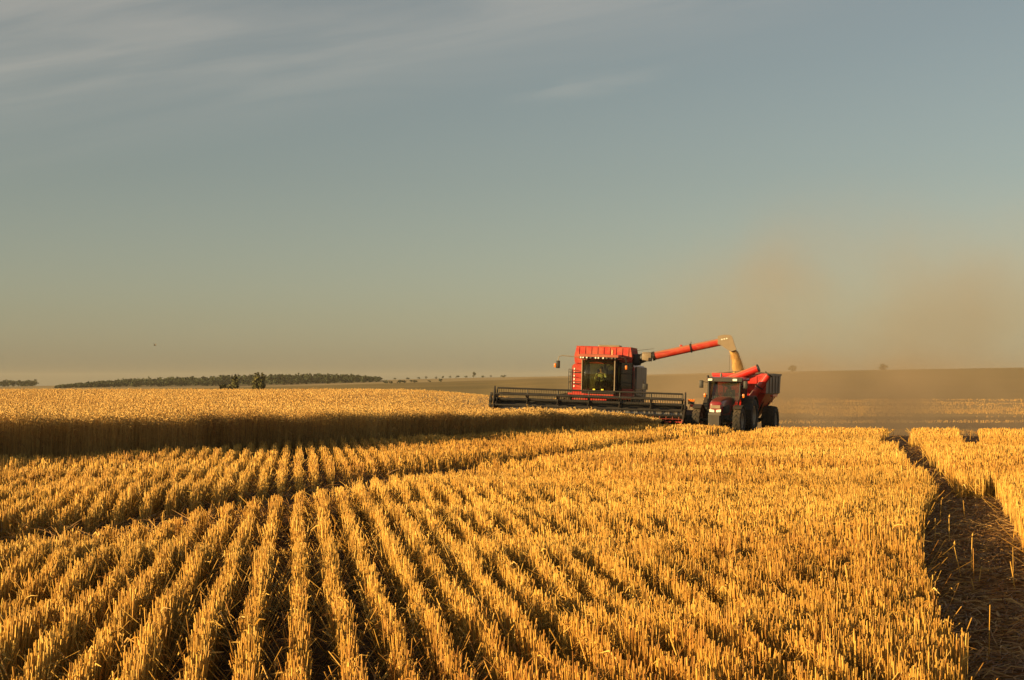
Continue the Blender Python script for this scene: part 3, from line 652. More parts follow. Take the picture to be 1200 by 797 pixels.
# ------------------------------------------------------------------ combine harvester (local: front is -y, ground z = 0)
CZ = Hs(CX, CYY)
comb_ = empty("combine_harvester", (CX, CYY, CZ + .06), "red combine harvester with black wide header cutting the wheat edge", "combine harvester", rz=CY, roll=R(1.9))
comb_.scale = (CS, CS, CS); C_ = comb_
bm = nb()
prism(bm, rounded(-1.58, 1.58, 1.30, 3.22, .22, 4, (1, 1, 0, 0)), 'y', .12, 5.6)
box(bm, -.9, .9, .3, 4.8, .75, 1.298, .05)
body = link("body", bm, M['red'], C_, True)
bm = nb()                                                     # recessed seams and latches on the front wall
for x0, x1 in ((-1.50, -1.00), (1.0, 1.48)): box(bm, x0, x1, .085, .117, 1.96, 3.05, .01)
link_each("front_panel", bm, M['red'], C_)
bm = nb()
for k in range(6): box(bm, -1.49, -1.43, .06, .083, 2.0 + k * .175, 2.09 + k * .175, .008)  # pale pieces stand in for sun glare along the panel's rounded edge
link_each("edge_glint", bm, M['lens'], C_)
bm = nb()
for z in (2.16, 2.72): box(bm, -1.52, -1.02, .04, .082, z, z + .035)
link_each("panel_rail", bm, M['black'], C_)
bm = nb()                                                     # dark side shields on both flanks
for s in (-1, 1):
    for y0, y1 in ((.5, 2.6), (2.64, 5.3)):
        prism(bm, rounded(y0, y1, 1.5, 3.12, .16, 4, (1, 1, 1, 1)), 'x', s * 1.585, s * 1.68)
link_each("side_panel", bm, M['grey'], C_, True)
bm = nb()                                                     # rear hood and straw chopper
prism(bm, [(5.603, 1.2), (6.9, 1.5), (7.1, 2.2), (6.4, 2.95), (5.603, 3.0)], 'x', -1.2, 1.2)
box(bm, -1.0, 1.0, 6.3, 7.4, .7, 1.35, .06)
link("straw_hood", bm, M['grey'], C_, True)
# grain tank with pressed extension sides
bm = nb()
def ring(x, y0, y1, z): return [(-x, y0, z), (x, y0, z), (x, y1, z), (-x, y1, z)]
loft(bm, [ring(1.44, .0, 3.0, 3.225), ring(1.47, -.04, 3.04, 3.52), ring(1.48, -.06, 3.06, 3.56), ring(1.38, .04, 2.96, 4.06), ring(1.40, .02, 2.98, 4.10), ring(1.32, .10, 2.9, 4.10), ring(1.30, .12, 2.88, 3.5)], True, True)
tank = link("grain_tank", bm, M['red_tank'], C_)
bm = nb()
for k in range(9):
    x = -1.26 + k * .315
    loft(bm, [[(x - .03, -.085, 3.60), (x + .03, -.085, 3.60), (x + .03, -.02, 3.60), (x - .03, -.02, 3.60)], [(x - .03, .012, 4.05), (x + .03, .012, 4.05), (x + .03, .07, 4.05), (x - .03, .07, 4.05)]])
for s in (-1, 1):
    for k in range(7):
        y = .3 + k * .42
        loft(bm, [[(s * 1.50, y - .03, 3.60), (s * 1.50, y + .03, 3.60), (s * 1.44, y + .03, 3.60), (s * 1.44, y - .03, 3.60)], [(s * 1.405, y - .03, 4.05), (s * 1.405, y + .03, 4.05), (s * 1.35, y + .03, 4.05), (s * 1.35, y - .03, 4.05)]])
link_each("rib", bm, M['red_tank'], tank)
bm = nb(); box(bm, -.35, .75, .6, 1.6, 4.06, 4.19, .04); link("hatch", bm, M['tan'], tank)
# grain heap in the tank
bm = nb(); loft(bm, [ring(1.285, .14, 2.86, 3.7), ring(.8, .7, 2.2, 4.02), ring(.2, 1.3, 1.6, 4.13)]); link("grain_heap", bm, M['heap'], tank, True)
# cab
cabx, cy0, cy1, cz0, cz1 = .84, -1.55, .118, 1.86, 3.42
cab = bpy.data.objects.new("cab", None); COL.objects.link(cab); cab.parent = C_; cab.location = (0, 0, 0)
bm = nb(); box(bm, -cabx, cabx, cy0, cy1, 1.72, 1.88, .03)
for s in (-1, 1):
    for y in (cy0 + .04, -.05): tube(bm, [(s * (cabx - .04), y, 1.87), (s * (cabx - .04), y - (.06 if y < -1 else 0), 3.42)], .042, 6)
    box(bm, s * (cabx - .03) - .03, s * (cabx - .03) + .03, -.75, -.69, 1.88, 3.42)
link("cab_frame", bm, M['black'], cab)
bm = nb()
for s in (-1, 1): tube(bm, [(s * (cabx - .02), cy0 - .02, 1.89), (s * (cabx - .02), cy0 - .08, 3.38)], .03, 6)
link_each("windshield_trim", bm, M['tan'], cab)
bm = nb()                                                     # curved windscreen
nseg = 10; rows = []
for z, o in ((1.90, 0), (2.65, -.05), (3.38, -.07)): rows.append([bm.verts.new((-(cabx - .06) + (2 * cabx - .12) * k / nseg, cy0 + o - .10 * math.sin(math.pi * k / nseg), z)) for k in range(nseg + 1)])
for i in range(2):
    for k in range(nseg): bm.faces.new((rows[i][k], rows[i][k + 1], rows[i + 1][k + 1], rows[i + 1][k]))
wsh = link("windshield", bm, M['glass'], cab, True)
sm = wsh.modifiers.new("thick", 'SOLIDIFY'); sm.thickness = .008
for s in (-1, 1):
    bm = nb(); box(bm, s * (cabx - .035) - .004, s * (cabx - .035) + .004, cy0 + .09, -.10, 1.90, 3.38); link("side_window", bm, M['glass'], cab)
bm = nb(); prism(bm, [(-1.78, 3.44), (-1.80, 3.52), (-1.70, 3.66), (-.04, 3.70), (-.04, 3.44)], 'x', -.98, .98); link("cab_roof", bm, M['red_tank'], cab)
bm = nb(); box(bm, -.96, .96, -1.825, -1.78, 3.44, 3.54, .01); link("light_bar", bm, M['black'], cab)
bm = nb(); box(bm, -.27, .27, -.75, -.28, 2.08, 2.22, .05); box(bm, -.26, .26, -.28, -.14, 2.1, 2.95, .05); box(bm, -.2, .2, -.7, -.3, 1.88, 2.07); link("seat", bm, M['fabric'], cab, True)
bm = nb(); tube(bm, [(0, -1.35, 1.88), (0, -1.15, 2.55)], .05, 8)
pts = [(0.20 * math.cos(a), -1.14 + .11 * math.sin(a), 2.56 + .16 * math.sin(a)) for a in np.linspace(0, 2 * math.pi, 17)]; tube(bm, pts, .018, 6, False)
box(bm, .38, .62, -1.1, -.2, 2.1, 2.35, .04); link("steering_column", bm, M['black'], cab, True)
bm = nb(); box(bm, -.78, .78, .02, .10, 1.9, 3.4); link("rear_wall", bm, M['grey'], cab)
for x in (-.86, -.74, -.56, -.36, -.12, .02, .26, .44, .70, .86):
    bm = nb(); tube(bm, [(x, -1.822, 3.49), (x, -1.875, 3.49)], .047, 12)
    tube(bm, [(x, -1.874, 3.49), (x, -1.90, 3.49)], [.047, .030], 12)
    link("work_light", bm, M['lens'] if x not in (-.36, .44, .70, .86) else M['grey'], C_, True)
for x in (-.18, .24):
    bm = nb(); box(bm, x - .06, x + .06, -1.73, -1.66, 1.89, 1.96, .015); link("marker_lamp", bm, M['yellow'], C_)
bm = nb(); tube(bm, [(.62, -1.2, 3.67), (.62, -1.2, 3.75)], .05, 10); tube(bm, [(.62, -1.2, 3.75), (.62, -1.2, 3.90), (.62, -1.2, 3.93)], [.055, .05, .02], 12); link("beacon", bm, M['amber'], C_, True)
# mirrors on hooped arms
for s in (-1, 1):
    e = bpy.data.objects.new("mirror", None); COL.objects.link(e); e.parent = C_
    bm = nb(); xe = 2.02 if s < 0 else 1.40
    tube(bm, [(s * .96, -1.60, 3.50), (s * (xe - .2), -1.72, 3.56), (s * (xe - .04), -1.76, 3.50), (s * xe, -1.76, 3.30)], .022, 6); link("mirror_arm", bm, M['tan'] if s < 0 else M['black'], e, True)
    bm = nb(); box(bm, s * xe - .10, s * xe + .10, -1.80, -1.70, 2.92, 3.30, .03)
    if s < 0: link("mirror_head", bm, M['black'], e, True)
    else: bm.free()
    bm = nb(); xs_ = s * xe + (.13 if s > 0 else -.15)
    xs_ = s * xe + s * (.14 if s < 0 else 0); box(bm, xs_ - .05, xs_ + .05, -1.82, -1.74, 2.96, 3.16, .02)
    link("turn_signal", bm, M['amber'], e, True)
bm = nb(); box(bm, 2.25, 2.5, -1.9, -1.8, 2.0, 2.30, .02)
tube(bm, [(1.65, -.6, 1.98), (2.1, -1.6, 1.98), (2.36, -1.85, 2.08)], .02, 6); link("side_mirror", bm, M['black'], C_, True)
M['shade_glass'] = glass('added_shade_glass', (0.20, 0.19, 0.15), 0.06)
scr = bpy.data.objects.new("added_shade_screen", None); COL.objects.link(scr); scr.parent = C_  # tinted screen added only to darken the front wall beside the cab
bm = nb(); box(bm, .90, 1.52, -.36, -.352, 1.95, 3.30); link("shade_pane", bm, M['shade_glass'], scr)
bm = nb(); tube(bm, [(.88, -.356, 1.70), (.88, -.356, 3.33), (1.54, -.356, 3.33), (1.54, -.356, 1.70)], .028, 6); tube(bm, [(.90, -.356, 1.93), (1.52, -.356, 1.93)], .02, 6); link("shade_pane_frame", bm, M['black'], scr, True)
# platform, rails, ladder
bm = nb(); box(bm, -1.66, 1.66, -.62, .08, 1.60, 1.69, .02); box(bm, -1.66, 1.66, -.66, -.625, 1.55, 1.72)
box(bm, -.80, .80, -1.6, -.7, 1.50, 1.70, .03); link("platform", bm, M['red'], C_)
bm = nb(); box(bm, 1.05, 1.62, -.55, .05, 1.695, 2.0, .03); link("tool_box", bm, M['red'], C_)
for s in (-1, 1):
    bm = nb(); x = s * 1.64
    for y in (-.6, .05): tube(bm, [(x, y, 1.69), (x, y, 2.9)], .018, 6)
    for z in (2.2, 2.55, 2.9): tube(bm, [(x, -.6, z), (x, .05, z)], .016, 6)
    tube(bm, [(s * .98, -.64, 2.28), (x, -.60, 2.28)], .016, 6); tube(bm, [(s * .98, -.64, 2.75), (x, -.60, 2.75)], .016, 6)
    link("handrail", bm, M['black'], C_, True)
bm = nb()
for x in (1.70, 2.10): tube(bm, [(x, -.55, .45), (x, -.35, 1.68), (x, -.30, 2.5)], .022, 6)
for k in range(5): box(bm, 1.70, 2.10, -.56 + .045 * k, -.46 + .045 * k, .5 + k * .27, .53 + k * .27)
link("ladder", bm, M['tan'], C_)
# front axle, feeder house
bm = nb(); box(bm, -1.7, 1.7, -.2, .2, .65, 1.05, .05); box(bm, -1.2, 1.2, 3.9, 4.2, .5, .75, .04); link_each("axle", bm, M['black'], C_)
bm = nb(); prism(bm, [(.25, 1.55), (.25, .75), (-2.7, .25), (-2.9, .95)], 'x', -.62, .62); link("feeder_house", bm, M['red'], C_)
bm = nb()
for z, x0, x1 in ((1.40, -1.25, .45), (1.18, -.85, .75), (1.5, .5, 1.7)): box(bm, x0, x1, -1.75, -1.69, z, z + .07)
link_each("cross_beam", bm, M['red'], C_)
for s in (-1, 1):
    for x in (1.05, 1.82): wheel(C_, s * x, 0, .86, .60, .45, 18, 'rim', s)
    wheel(C_, s * 1.25, 4.05, .58, .42, .30, 16, 'rim', s)
# header
HX = -.10
hdr = bpy.data.objects.new("header", None); COL.objects.link(hdr); hdr.parent = C_; hdr.location = (HX, 0, .20)
bm = nb(); prism(bm, [(-2.92, .30), (-2.86, .30), (-2.86, 1.12), (-2.92, 1.12)], 'x', -4.55, 4.55); prism(bm, [(-2.95, 1.0), (-2.80, 1.0), (-2.80, 1.16), (-2.95, 1.16)], 'x', -4.56, 4.56)
link("back_sheet", bm, M['black'], hdr)
bm = nb(); prism(bm, [(-4.35, .45), (-4.35, .48), (-2.93, .34), (-2.93, .10), (-3.5, .10), (-3.9, .26)], 'x', -4.55, 4.55); link("header_floor", bm, M['black'], hdr)
bm = nb(); tube(bm, [(-4.5, -3.35, .66), (4.5, -3.35, .66)], .16, 12)
for s in (-1, 1):                                             # screw flights
    prev = None
    for k in range(0, 181):
        x = s * (.6 + 3.85 * k / 180); a = s * k * 2 * math.pi / 18
        cur = [bm.verts.new((x, -3.35 + r_ * math.cos(a), .66 + r_ * math.sin(a))) for r_ in (.15, .27)]
        if prev: bm.faces.new((prev[0], prev[1], cur[1], cur[0]))
        prev = cur
link("feed_auger", bm, M['steel'], hdr, True)
bm = nb(); box(bm, -4.55, 4.55, -4.40, -4.34, .44, .49)
for k in range(118):
    x = -4.5 + k * 9 / 117
    loft(bm, [[(x - .022, -4.39, .45), (x + .022, -4.39, .45), (x + .022, -4.39, .485), (x - .022, -4.39, .485)], [(x - .004, -4.53, .465), (x + .004, -4.53, .465), (x + .004, -4.53, .472), (x - .004, -4.53, .472)]])
link("cutter_bar", bm, M['red'], hdr)
bm = nb()                                                     # crop lifters, red tipped
for k in range(30):
    x = -4.4 + k * 8.8 / 29; tube(bm, [(x, -4.36, .49), (x, -4.55, .58), (x, -4.75, .44)], [.018, .02, .008], 5)
link_each("crop_lifter", bm, M['red'], hdr)
for s in (-1, 1):
    bm = nb(); x0 = s * 4.56
    prism(bm, [(-2.80, .08), (-2.80, 1.02), (-3.2, 1.10), (-4.3, .92), (-5.0, .48), (-5.10, .36), (-4.3, .08)], 'x', x0, x0 + s * .10)
    if s > 0: prism(bm, [(-3.0, .10), (-3.0, .88), (-3.5, .92), (-4.1, .70), (-4.1, .10)], 'x', x0 + .103, x0 + .46)
    link("end_plate", bm, M['black'], hdr)
    bm = nb(); tube(bm, [(x0 + s * .05, -5.0, .43), (x0 + s * .05, -5.5, .30)], [.06, .012], 8); link("divider_point", bm, M['red'], hdr, True)
bm = nb()
for xx in (2.6, 3.1, 3.7, 4.2): box(bm, xx, xx + .32, -4.30, -4.20, .30, .37)
link_each("red_guard", bm, M['red'], hdr)
# marker board on the outer corner
bm = nb(); tube(bm, [(4.75, -3.3, .9), (4.82, -3.3, 1.20)], .015, 6); box(bm, 4.70, 5.02, -3.34, -3.31, 1.18, 1.32); link("marker_bracket", bm, M['black'], hdr)
bm = nb(); box(bm, 4.70, 5.02, -3.35, -3.30, 1.323, 1.43, .01); link("marker_board", bm, M['amber'], hdr)
bm = nb(); box(bm, 4.82, 5.02, -3.35, -3.30, 1.06, 1.177, .01); link("marker_lamp", bm, M['redlens'], hdr)
# reel
rc = (-3.95, 1.34); RR = .53
reel = bpy.data.objects.new("reel", None); COL.objects.link(reel); reel.parent = C_; reel.location = (HX, rc[0], rc[1])
bm = nb(); tube(bm, [(-4.5, 0, 0), (4.5, 0, 0)], .075, 12); link("reel_tube", bm, M['black'], reel, True)
ang0 = R(92)
for k in range(6):
    a = ang0 + k * math.pi / 3; yy, zz = RR * math.cos(a), RR * math.sin(a)
    bm = nb(); tube(bm, [(-4.5, yy, zz), (4.5, yy, zz)], .043, 8)
    nt_ = 77
    for j in range(nt_):
        x = -4.42 + j * 8.84 / (nt_ - 1); tube(bm, [(x, yy, zz), (x, yy + .03, zz - .12), (x, yy + .07, zz - .24)], [.011, .010, .006], 4)
    link("reel_bat", bm, M['black'], reel)
for j in range(7):
    x = -4.5 + j * 1.5; bm = nb()
    for k in range(6):
        a = ang0 + k * math.pi / 3; a2 = a + math.pi / 3
        tube(bm, [(x, 0, 0), (x, RR * math.cos(a), RR * math.sin(a))], .034, 6)
    lathe(bm, [(.20, -.03), (.20, .03), (.06, .03), (.06, -.03)], 18, x)
    link("reel_spider", bm, M['black'], reel)
for s in (-1, 1):
    bm = nb(); x = s * 4.60
    prism(bm, [(-.10, -.85), (.12, -.85), (.34, -.15), (.05, .62), (-.05, .62), (-.34, -.15)], 'x', x, x + s * .06)
    link("reel_end_shield", bm, M['black'], reel)
    bm = nb(); tube(bm, [(x - s * .1, .75, -.05), (x - s * .1, 0, 0)], .045, 8); link("reel_arm", bm, M['black'], reel)
bm = nb(); lathe(bm, [(.20, 0), (.20, .10), (.05, .10), (.05, 0)], 20, -4.88, .05, -.05); lathe(bm, [(.13, 0), (.13, .10), (.04, .10), (.04, 0)], 16, -4.86, -.12, -.30); lathe(bm, [(.10, 0), (.10, .1), (.03, .1), (.03, 0)], 16, -4.86, .1, .2)
link_each("drive_pulley", bm, M['black'], reel)
# unloading auger swung out to the side
ua = bpy.data.objects.new("unloading_auger", None); COL.objects.link(ua); ua.parent = C_; ua.location = (0, 0, 0)
P0 = Vector((1.62, .55, 3.52)); 
bm = nb(); box(bm, 1.44, 1.86, .30, .85, 3.20, 3.78, .08); tube(bm, [(1.75, .55, 3.50), (2.05, .45, 3.62)], .24, 14); link("elbow", bm, M['black'], ua, True)
A0 = Vector((2.02, .45, 3.60)); A1 = Vector((2.42, .42, 3.68)); 
bm = nb(); box(bm, 1.95, 2.42, .18, .72, 3.42, 3.88, .04); link("auger_hinge", bm, M['tan'], ua, True)
T0 = Vector((2.45, .42, 3.68)); T1 = Vector((6.22, .50, 4.60))
bm = nb(); tube(bm, [T0, T0.lerp(T1, .5), T1], [.205, .195, .185], 20); link("auger_tube", bm, M['red'], ua, True)
d = (T1 - T0).normalized()
bm = nb(); c = T0.lerp(T1, .51); tube(bm, [c - d * .03, c + d * .03], .235, 18); tube(bm, [c, c + Vector((0, 0, .34))], .02, 6); tube(bm, [T0, T0 + d * .12], .235, 18); link("auger_clamp", bm, M['black'], ua, True)
bm = nb(); c = T0.lerp(T1, .38) + Vector((0, 0, .21)); box(bm, c.x - .07, c.x + .07, c.y - .04, c.y + .04, c.z - .03, c.z + .07, .02); link("auger_lamp", bm, M['red'], ua)
bm = nb()                                                     # spout: hood curving down from the tube end
c0 = T1 - d * .35; c1 = T1 + d * .30
hood2 = [(-.50, -.20), (-.50, .20), (-.2, .27), (.10, .27), (.20, .20), (.44, -.46), (.16, -.58), (-.30, -.28)]
loft(bm, [[(T1.x + u, T1.y - .23, T1.z + v) for u, v in hood2], [(T1.x + u * .98, T1.y + .23, T1.z + v * .98) for u, v in hood2]])
so = link("spout", bm, M['tan'], ua)
bm = nb()
for k in range(4): c = T1 + d * (-.30 + k * .12) + Vector((0, -.21, .10)); box(bm, c.x - .03, c.x + .03, c.y - .02, c.y + .02, c.z - .03, c.z + .03)
link_each("spout_bolt", bm, M['lens'], ua)
bm = nb(); tube(bm, [(1.4, -.2, 3.90), (1.9, -.25, 3.96), (2.6, -.3, 4.06)], .009, 5); link("antenna", bm, M['black'], C_)

# world matrices are needed to seat people and to drop the grain
bpy.context.view_layer.update()
person(C_.matrix_world @ Matrix.Translation((0, -.50, 2.16)), "person in a pale shirt seated behind the dark combine windshield", 'cloth_light', .50)

# ------------------------------------------------------------------ tractor
TY = R(-21); TX, TYY = 10.45, 77.5
tr = empty("tractor", (TX, TYY, Hs(TX, TYY) + .03), "red tractor with black cab frame pulling the grain cart", "tractor", rz=TY, roll=R(1.0)); tr.scale = (.98, .98, .98)
bm = nb()
sec = []
for y, w, z0, z1 in ((-.78, .26, .98, 1.54), (-.72, .31, .92, 1.64), (-.3, .35, .92, 1.74), (.5, .39, .95, 1.82), (1.25, .42, 1.0, 1.88)):
    sec.append([(x, y, z) for x, z in rounded(-w, w, z0, z1, .14, 4, (1, 1, 0, 0))])
loft(bm, sec); hood = link("hood", bm, M['red_tractor'], tr, True)
bm = nb(); box(bm, -.26, .26, -.815, -.76, 1.29, 1.46, .02); link("grille", bm, M['tan'], hood)
bm = nb(); box(bm, -.31, .31, -.81, -.70, .86, 1.10, .02); link("lower_grille", bm, M['black'], hood)
bm = nb()
for s in (-1, 1): prism(bm, [(-.6, 1.02), (.9, 1.08), (.9, 1.50), (-.45, 1.40)], 'x', s * .352, s * .40)
link_each("side_vent", bm, M['black'], hood)
for s in (-1, 1):
    bm = nb(); prism(bm, [(s * .29, 1.12), (s * .05, 1.10), (s * .05, 1.22), (s * .30, 1.25)], 'y', -.835, -.775); link("headlight", bm, M['lens'], tr)
bm = nb(); box(bm, -.36, .36, -.6, 1.2, .55, .98, .05); box(bm, -.45, .45, .9, 3.1, .6, 1.15, .05); tube(bm, [(-.95, 0, .68), (.95, 0, .68)], .09, 10); tube(bm, [(-.95, 2.75, .9), (.95, 2.75, .9)], .13, 10)
link("chassis", bm, M['black'], tr, True)
bm = nb(); box(bm, -.33, .33, -.98, -.60, .92, 1.06, .03)
for k in range(10): box(bm, -.29 + k * .058, -.29 + k * .058 + .05, -1.12, -.70, .42, .93, .015)
link("front_weight", bm, M['weight'], tr)
for s in (-1, 1):
    wheel(tr, s * 1.06, 0, .72, .43, .37, 18, 'rim', s)
    wheel(tr, s * 1.02, 2.75, .93, .60, .50, 20, 'rim', s)
for s in (-1, 1):
    bm = nb(); pts = [(math.cos(a) * 1.0 + 2.75, math.sin(a) * 1.0 + .95) for a in np.linspace(R(20), R(165), 12)]; pin = [(math.cos(a) * .955 + 2.75, math.sin(a) * .955 + .95) for a in np.linspace(R(165), R(20), 12)]
    prism(bm, pts + pin, 'x', s * .72, s * 1.32); link("fender", bm, M['black'], tr)
    bm = nb(); prism(bm, [(math.cos(a) * .80, math.sin(a) * .80 + .68) for a in np.linspace(R(25), R(130), 8)] + [(math.cos(a) * .765, math.sin(a) * .765 + .68) for a in np.linspace(R(130), R(25), 8)], 'x', s * .84, s * 1.28); link("mudguard", bm, M['black'], tr)
tcab = bpy.data.objects.new("cab", None); COL.objects.link(tcab); tcab.parent = tr; tcab.location = (0, 0, 0)
bm = nb(); x1 = .80
for s in (-1, 1):
    tube(bm, [(s * .70, 1.22, 1.15), (s * x1, 1.24, 1.9), (s * .80, 1.42, 2.70)], .040, 6); tube(bm, [(s * x1, 2.05, 1.2), (s * .80, 2.05, 2.7)], .035, 6); tube(bm, [(s * x1, 2.95, 1.5), (s * .78, 2.85, 2.7)], .04, 6)
    tube(bm, [(s * x1, 1.24, 1.9), (s * x1, 2.95, 1.5)], .025, 6)
tube(bm, [(-.70, 1.22, 1.18), (.70, 1.22, 1.18)], .04, 6); tube(bm, [(-.8, 1.42, 2.69), (.8, 1.42, 2.69)], .035, 6); tube(bm, [(-.78, 2.85, 2.69), (.78, 2.85, 2.69)], .035, 6)
box(bm, -.72, .72, 1.25, 2.95, 1.05, 1.18)
link("cab_frame", bm, M['black'], tcab, True)
bm = nb(); loft(bm, [ring(.90, 1.18, 3.05, 2.71), ring(.96, 1.12, 3.10, 2.78), ring(.90, 1.20, 3.02, 2.87), ring(.7, 1.4, 2.8, 2.91)]); link("cab_roof", bm, M['red_tractor'], tcab, True)
bm = nb(); box(bm, -.82, .97, 1.03, 1.16, 2.66, 2.86, .02); link("roof_visor", bm, M['black'], tcab)
bm = nb(); loft(bm, [[(-.66, 1.22, 1.2), (.66, 1.22, 1.2), (.66, 1.228, 1.2), (-.66, 1.228, 1.2)], [(-.76, 1.24, 1.9), (.76, 1.24, 1.9), (.76, 1.248, 1.9), (-.76, 1.248, 1.9)], [(-.76, 1.42, 2.67), (.76, 1.42, 2.67), (.76, 1.428, 2.67), (-.76, 1.428, 2.67)]]); link("windshield", bm, M['glass_clear'], tcab)
for s in (-1, 1):
    bm = nb(); prism(bm, [(1.29, 1.92), (1.44, 2.66), (2.82, 2.66), (2.90, 1.55), (2.05, 1.35)], 'x', s * .795 - .004, s * .795 + .004); link("side_window", bm, M['glass_clear'], tcab)
bm = nb(); box(bm, -.74, .74, 2.885, 2.893, 1.6, 2.66); link("rear_window", bm, M['glass_clear'], tcab)
bm = nb(); box(bm, -.25, .25, 2.1, 2.55, 1.42, 1.56, .05); box(bm, -.24, .24, 2.55, 2.70, 1.45, 2.25, .05); box(bm, -.18, .18, 2.15, 2.5, 1.18, 1.41); link("seat", bm, M['fabric'], tcab, True)
bm = nb(); tube(bm, [(0, 1.4, 1.2), (0, 1.62, 1.90)], .05, 8); tube(bm, [(0.20 * math.cos(a), 1.63 + .09 * math.sin(a), 1.92 + .17 * math.sin(a)) for a in np.linspace(0, 2 * math.pi, 17)], .017, 6, False); link("steering_column", bm, M['black'], tcab, True)
for x in (-.72, .60):
    bm = nb(); box(bm, x - .12, x + .12, .97, 1.027, 2.70, 2.82, .02); link("work_light", bm, M['lens'], tr)
bm = nb(); tube(bm, [(-.80, 1.05, 1.2), (-.80, 1.05, 2.70), (-.86, 1.02, 2.98)], [.075, .07, .055], 12); link("exhaust_pipe", bm, M['black'], tr, True)
for s in (-1, 1):
    e = bpy.data.objects.new("mirror", None); COL.objects.link(e); e.parent = tr
    xm = s * (1.22 if s < 0 else 1.14)
    bm = nb(); tube(bm, [(s * .85, 1.3, 2.60), (xm, 1.12, 2.66)], .018, 6); link("mirror_arm", bm, M['black'], e)
    bm = nb(); box(bm, xm - .11, xm + .11, 1.06, 1.14, 2.32, 2.72, .03); link("mirror_head", bm, M['black'], e, True)
    bm = nb(); tube(bm, [(s * .80, 1.26, 1.95), (s * 1.02, 1.15, 1.95)], .015, 6); link("signal_arm", bm, M['black'], tr)
    bm = nb(); box(bm, s * 1.03 - .05, s * 1.03 + .05, 1.10, 1.18, 1.84, 2.04, .02); link("turn_signal", bm, M['amber'], tr, True)
bm = nb(); tube(bm, [(-.35, 1.9, 2.90), (-.35, 1.9, 2.98)], .06, 10); tube(bm, [(-.35, 1.9, 2.98), (-.35, 1.9, 3.10)], [.065, .05], 12); link("beacon", bm, M['grey'], tr, True)
bm = nb(); tube(bm, [(-.05, 2.4, 2.9), (-.02, 2.42, 4.1)], .008, 5); link("antenna", bm, M['black'], tr)
bm = nb()
for k in range(3): box(bm, -1.05, -.75, 1.55 + .16 * k, 1.75 + .16 * k, .45 + .28 * k, .49 + .28 * k)
link_each("step", bm, M['black'], tr)
bpy.context.view_layer.update()
person(tr.matrix_world @ Matrix.Translation((0, 2.33, 1.48)), "person in dark overalls seated at the wheel inside the tractor", 'cloth_dark', .58)

# ------------------------------------------------------------------ grain cart
GX, GY = 12.76, 83.3
cart = empty("grain_cart", (GX, GY, Hs(GX, GY) + .06), "red grain cart with folded auger being filled behind the tractor", "trailer", rz=R(-21), roll=R(1.0)); cart.scale = (1.0, 1.0, 1.0)
def rect(x, y0, y1, z): return [(-x, y0, z), (x, y0, z), (x, y1, z), (-x, y1, z)]
bm = nb()
loft(bm, [rect(.34, -.75, .75, .72), rect(1.36, -1.75, 1.75, 2.20), rect(1.42, -1.95, 1.85, 2.24), rect(1.46, -1.98, 1.88, 3.26), rect(1.38, -1.90, 1.80, 3.26), rect(1.30, -1.6, 1.6, 2.2), rect(.28, -.6, .6, .80)], True, True)
bmesh.ops.recalc_face_normals(bm, faces=bm.faces); bm.normal_update()
for f in bm.faces:
    c = f.calc_center_median(); f.material_index = 1 if (abs(f.normal.x) > .5 or c.y > 1.7) and c.z > 2.1 else 0
hop = link("hopper", bm, [M['red_cart'], M['cart_side']], cart)
bm = nb()
for s in (-1, 1):
    for y in (-1.2, -.4, .4, 1.2): box(bm, s * 1.44, s * 1.49, y - .03, y + .03, 2.26, 3.16)
    box(bm, s * 1.464, s * 1.51, -1.97, 1.87, 3.18, 3.28)
link_each("side_rib", bm, M['cart_side'], hop)
bm = nb(); box(bm, -1.49, 1.49, -2.03, -1.983, 3.14, 3.29, .01)
for x in (-.9, 0, .9): box(bm, x - .04, x + .04, -2.01, -1.96, 2.26, 3.13)
link_each("front_rib", bm, M['red_cart'], hop)
bm = nb(); loft(bm, [rect(1.28, -1.58, 1.58, 2.35), rect(.8, -.9, .9, 2.85), rect(.15, -.25, .25, 3.0)]); link("grain_heap", bm, M['heap'], cart, True)
bm = nb(); tube(bm, [(-.95, -2.22, 2.76), (1.02, -2.22, 3.56)], .195, 20); link("upper_auger", bm, M['red_cart'], cart, True)
bm = nb(); tube(bm, [(1.02, -2.22, 3.56), (1.08, -2.22, 3.584)], .215, 20); link("auger_rim", bm, M['black'], cart, True)
bm = nb(); tube(bm, [(1.58, -2.28, 3.20), (.44, -2.42, 1.55), (.10, -1.35, 1.0)], [.19, .19, .19], 20); link("lower_auger", bm, M['red_cart'], cart, True)
bm = nb(); tube(bm, [(1.60, -2.28, 3.23), (1.64, -2.27, 3.28)], .225, 20); tube(bm, [(1.13, -2.34, 2.55), (1.17, -2.34, 2.61)], .215, 18); link_each("auger_flange", bm, M['black'], cart, True)
bm = nb(); box(bm, 1.46, 1.62, -1.0, .2, 2.05, 2.16, .02); prism(bm, [(-.7, 1.75), (-.55, 1.75), (-.1, 2.2), (-.25, 2.2)], 'x', 1.44, 1.50); link("side_bracket", bm, M['red_cart'], cart)
bm = nb(); tube(bm, [(-1.1, 0, .80), (1.1, 0, .80)], .10, 10); box(bm, -.5, .5, -1.6, 1.2, .62, .80, .03)
loft(bm, [[(-.5, -1.6, .60), (.5, -1.6, .60), (.5, -1.6, .74), (-.5, -1.6, .74)], [(-.10, -3.25, .55), (.10, -3.25, .55), (.10, -3.25, .68), (-.10, -3.25, .68)]])
tube(bm, [(0, -3.2, .61), (0, -3.6, .61)], .05, 8)
for s in (-1, 1): tube(bm, [(s * .6, -.6, .75), (s * 1.2, -.9, 2.15)], .05, 6); tube(bm, [(s * .6, .6, .75), (s * 1.2, .9, 2.15)], .05, 6)
link("undercarriage", bm, M['black'], cart, True)
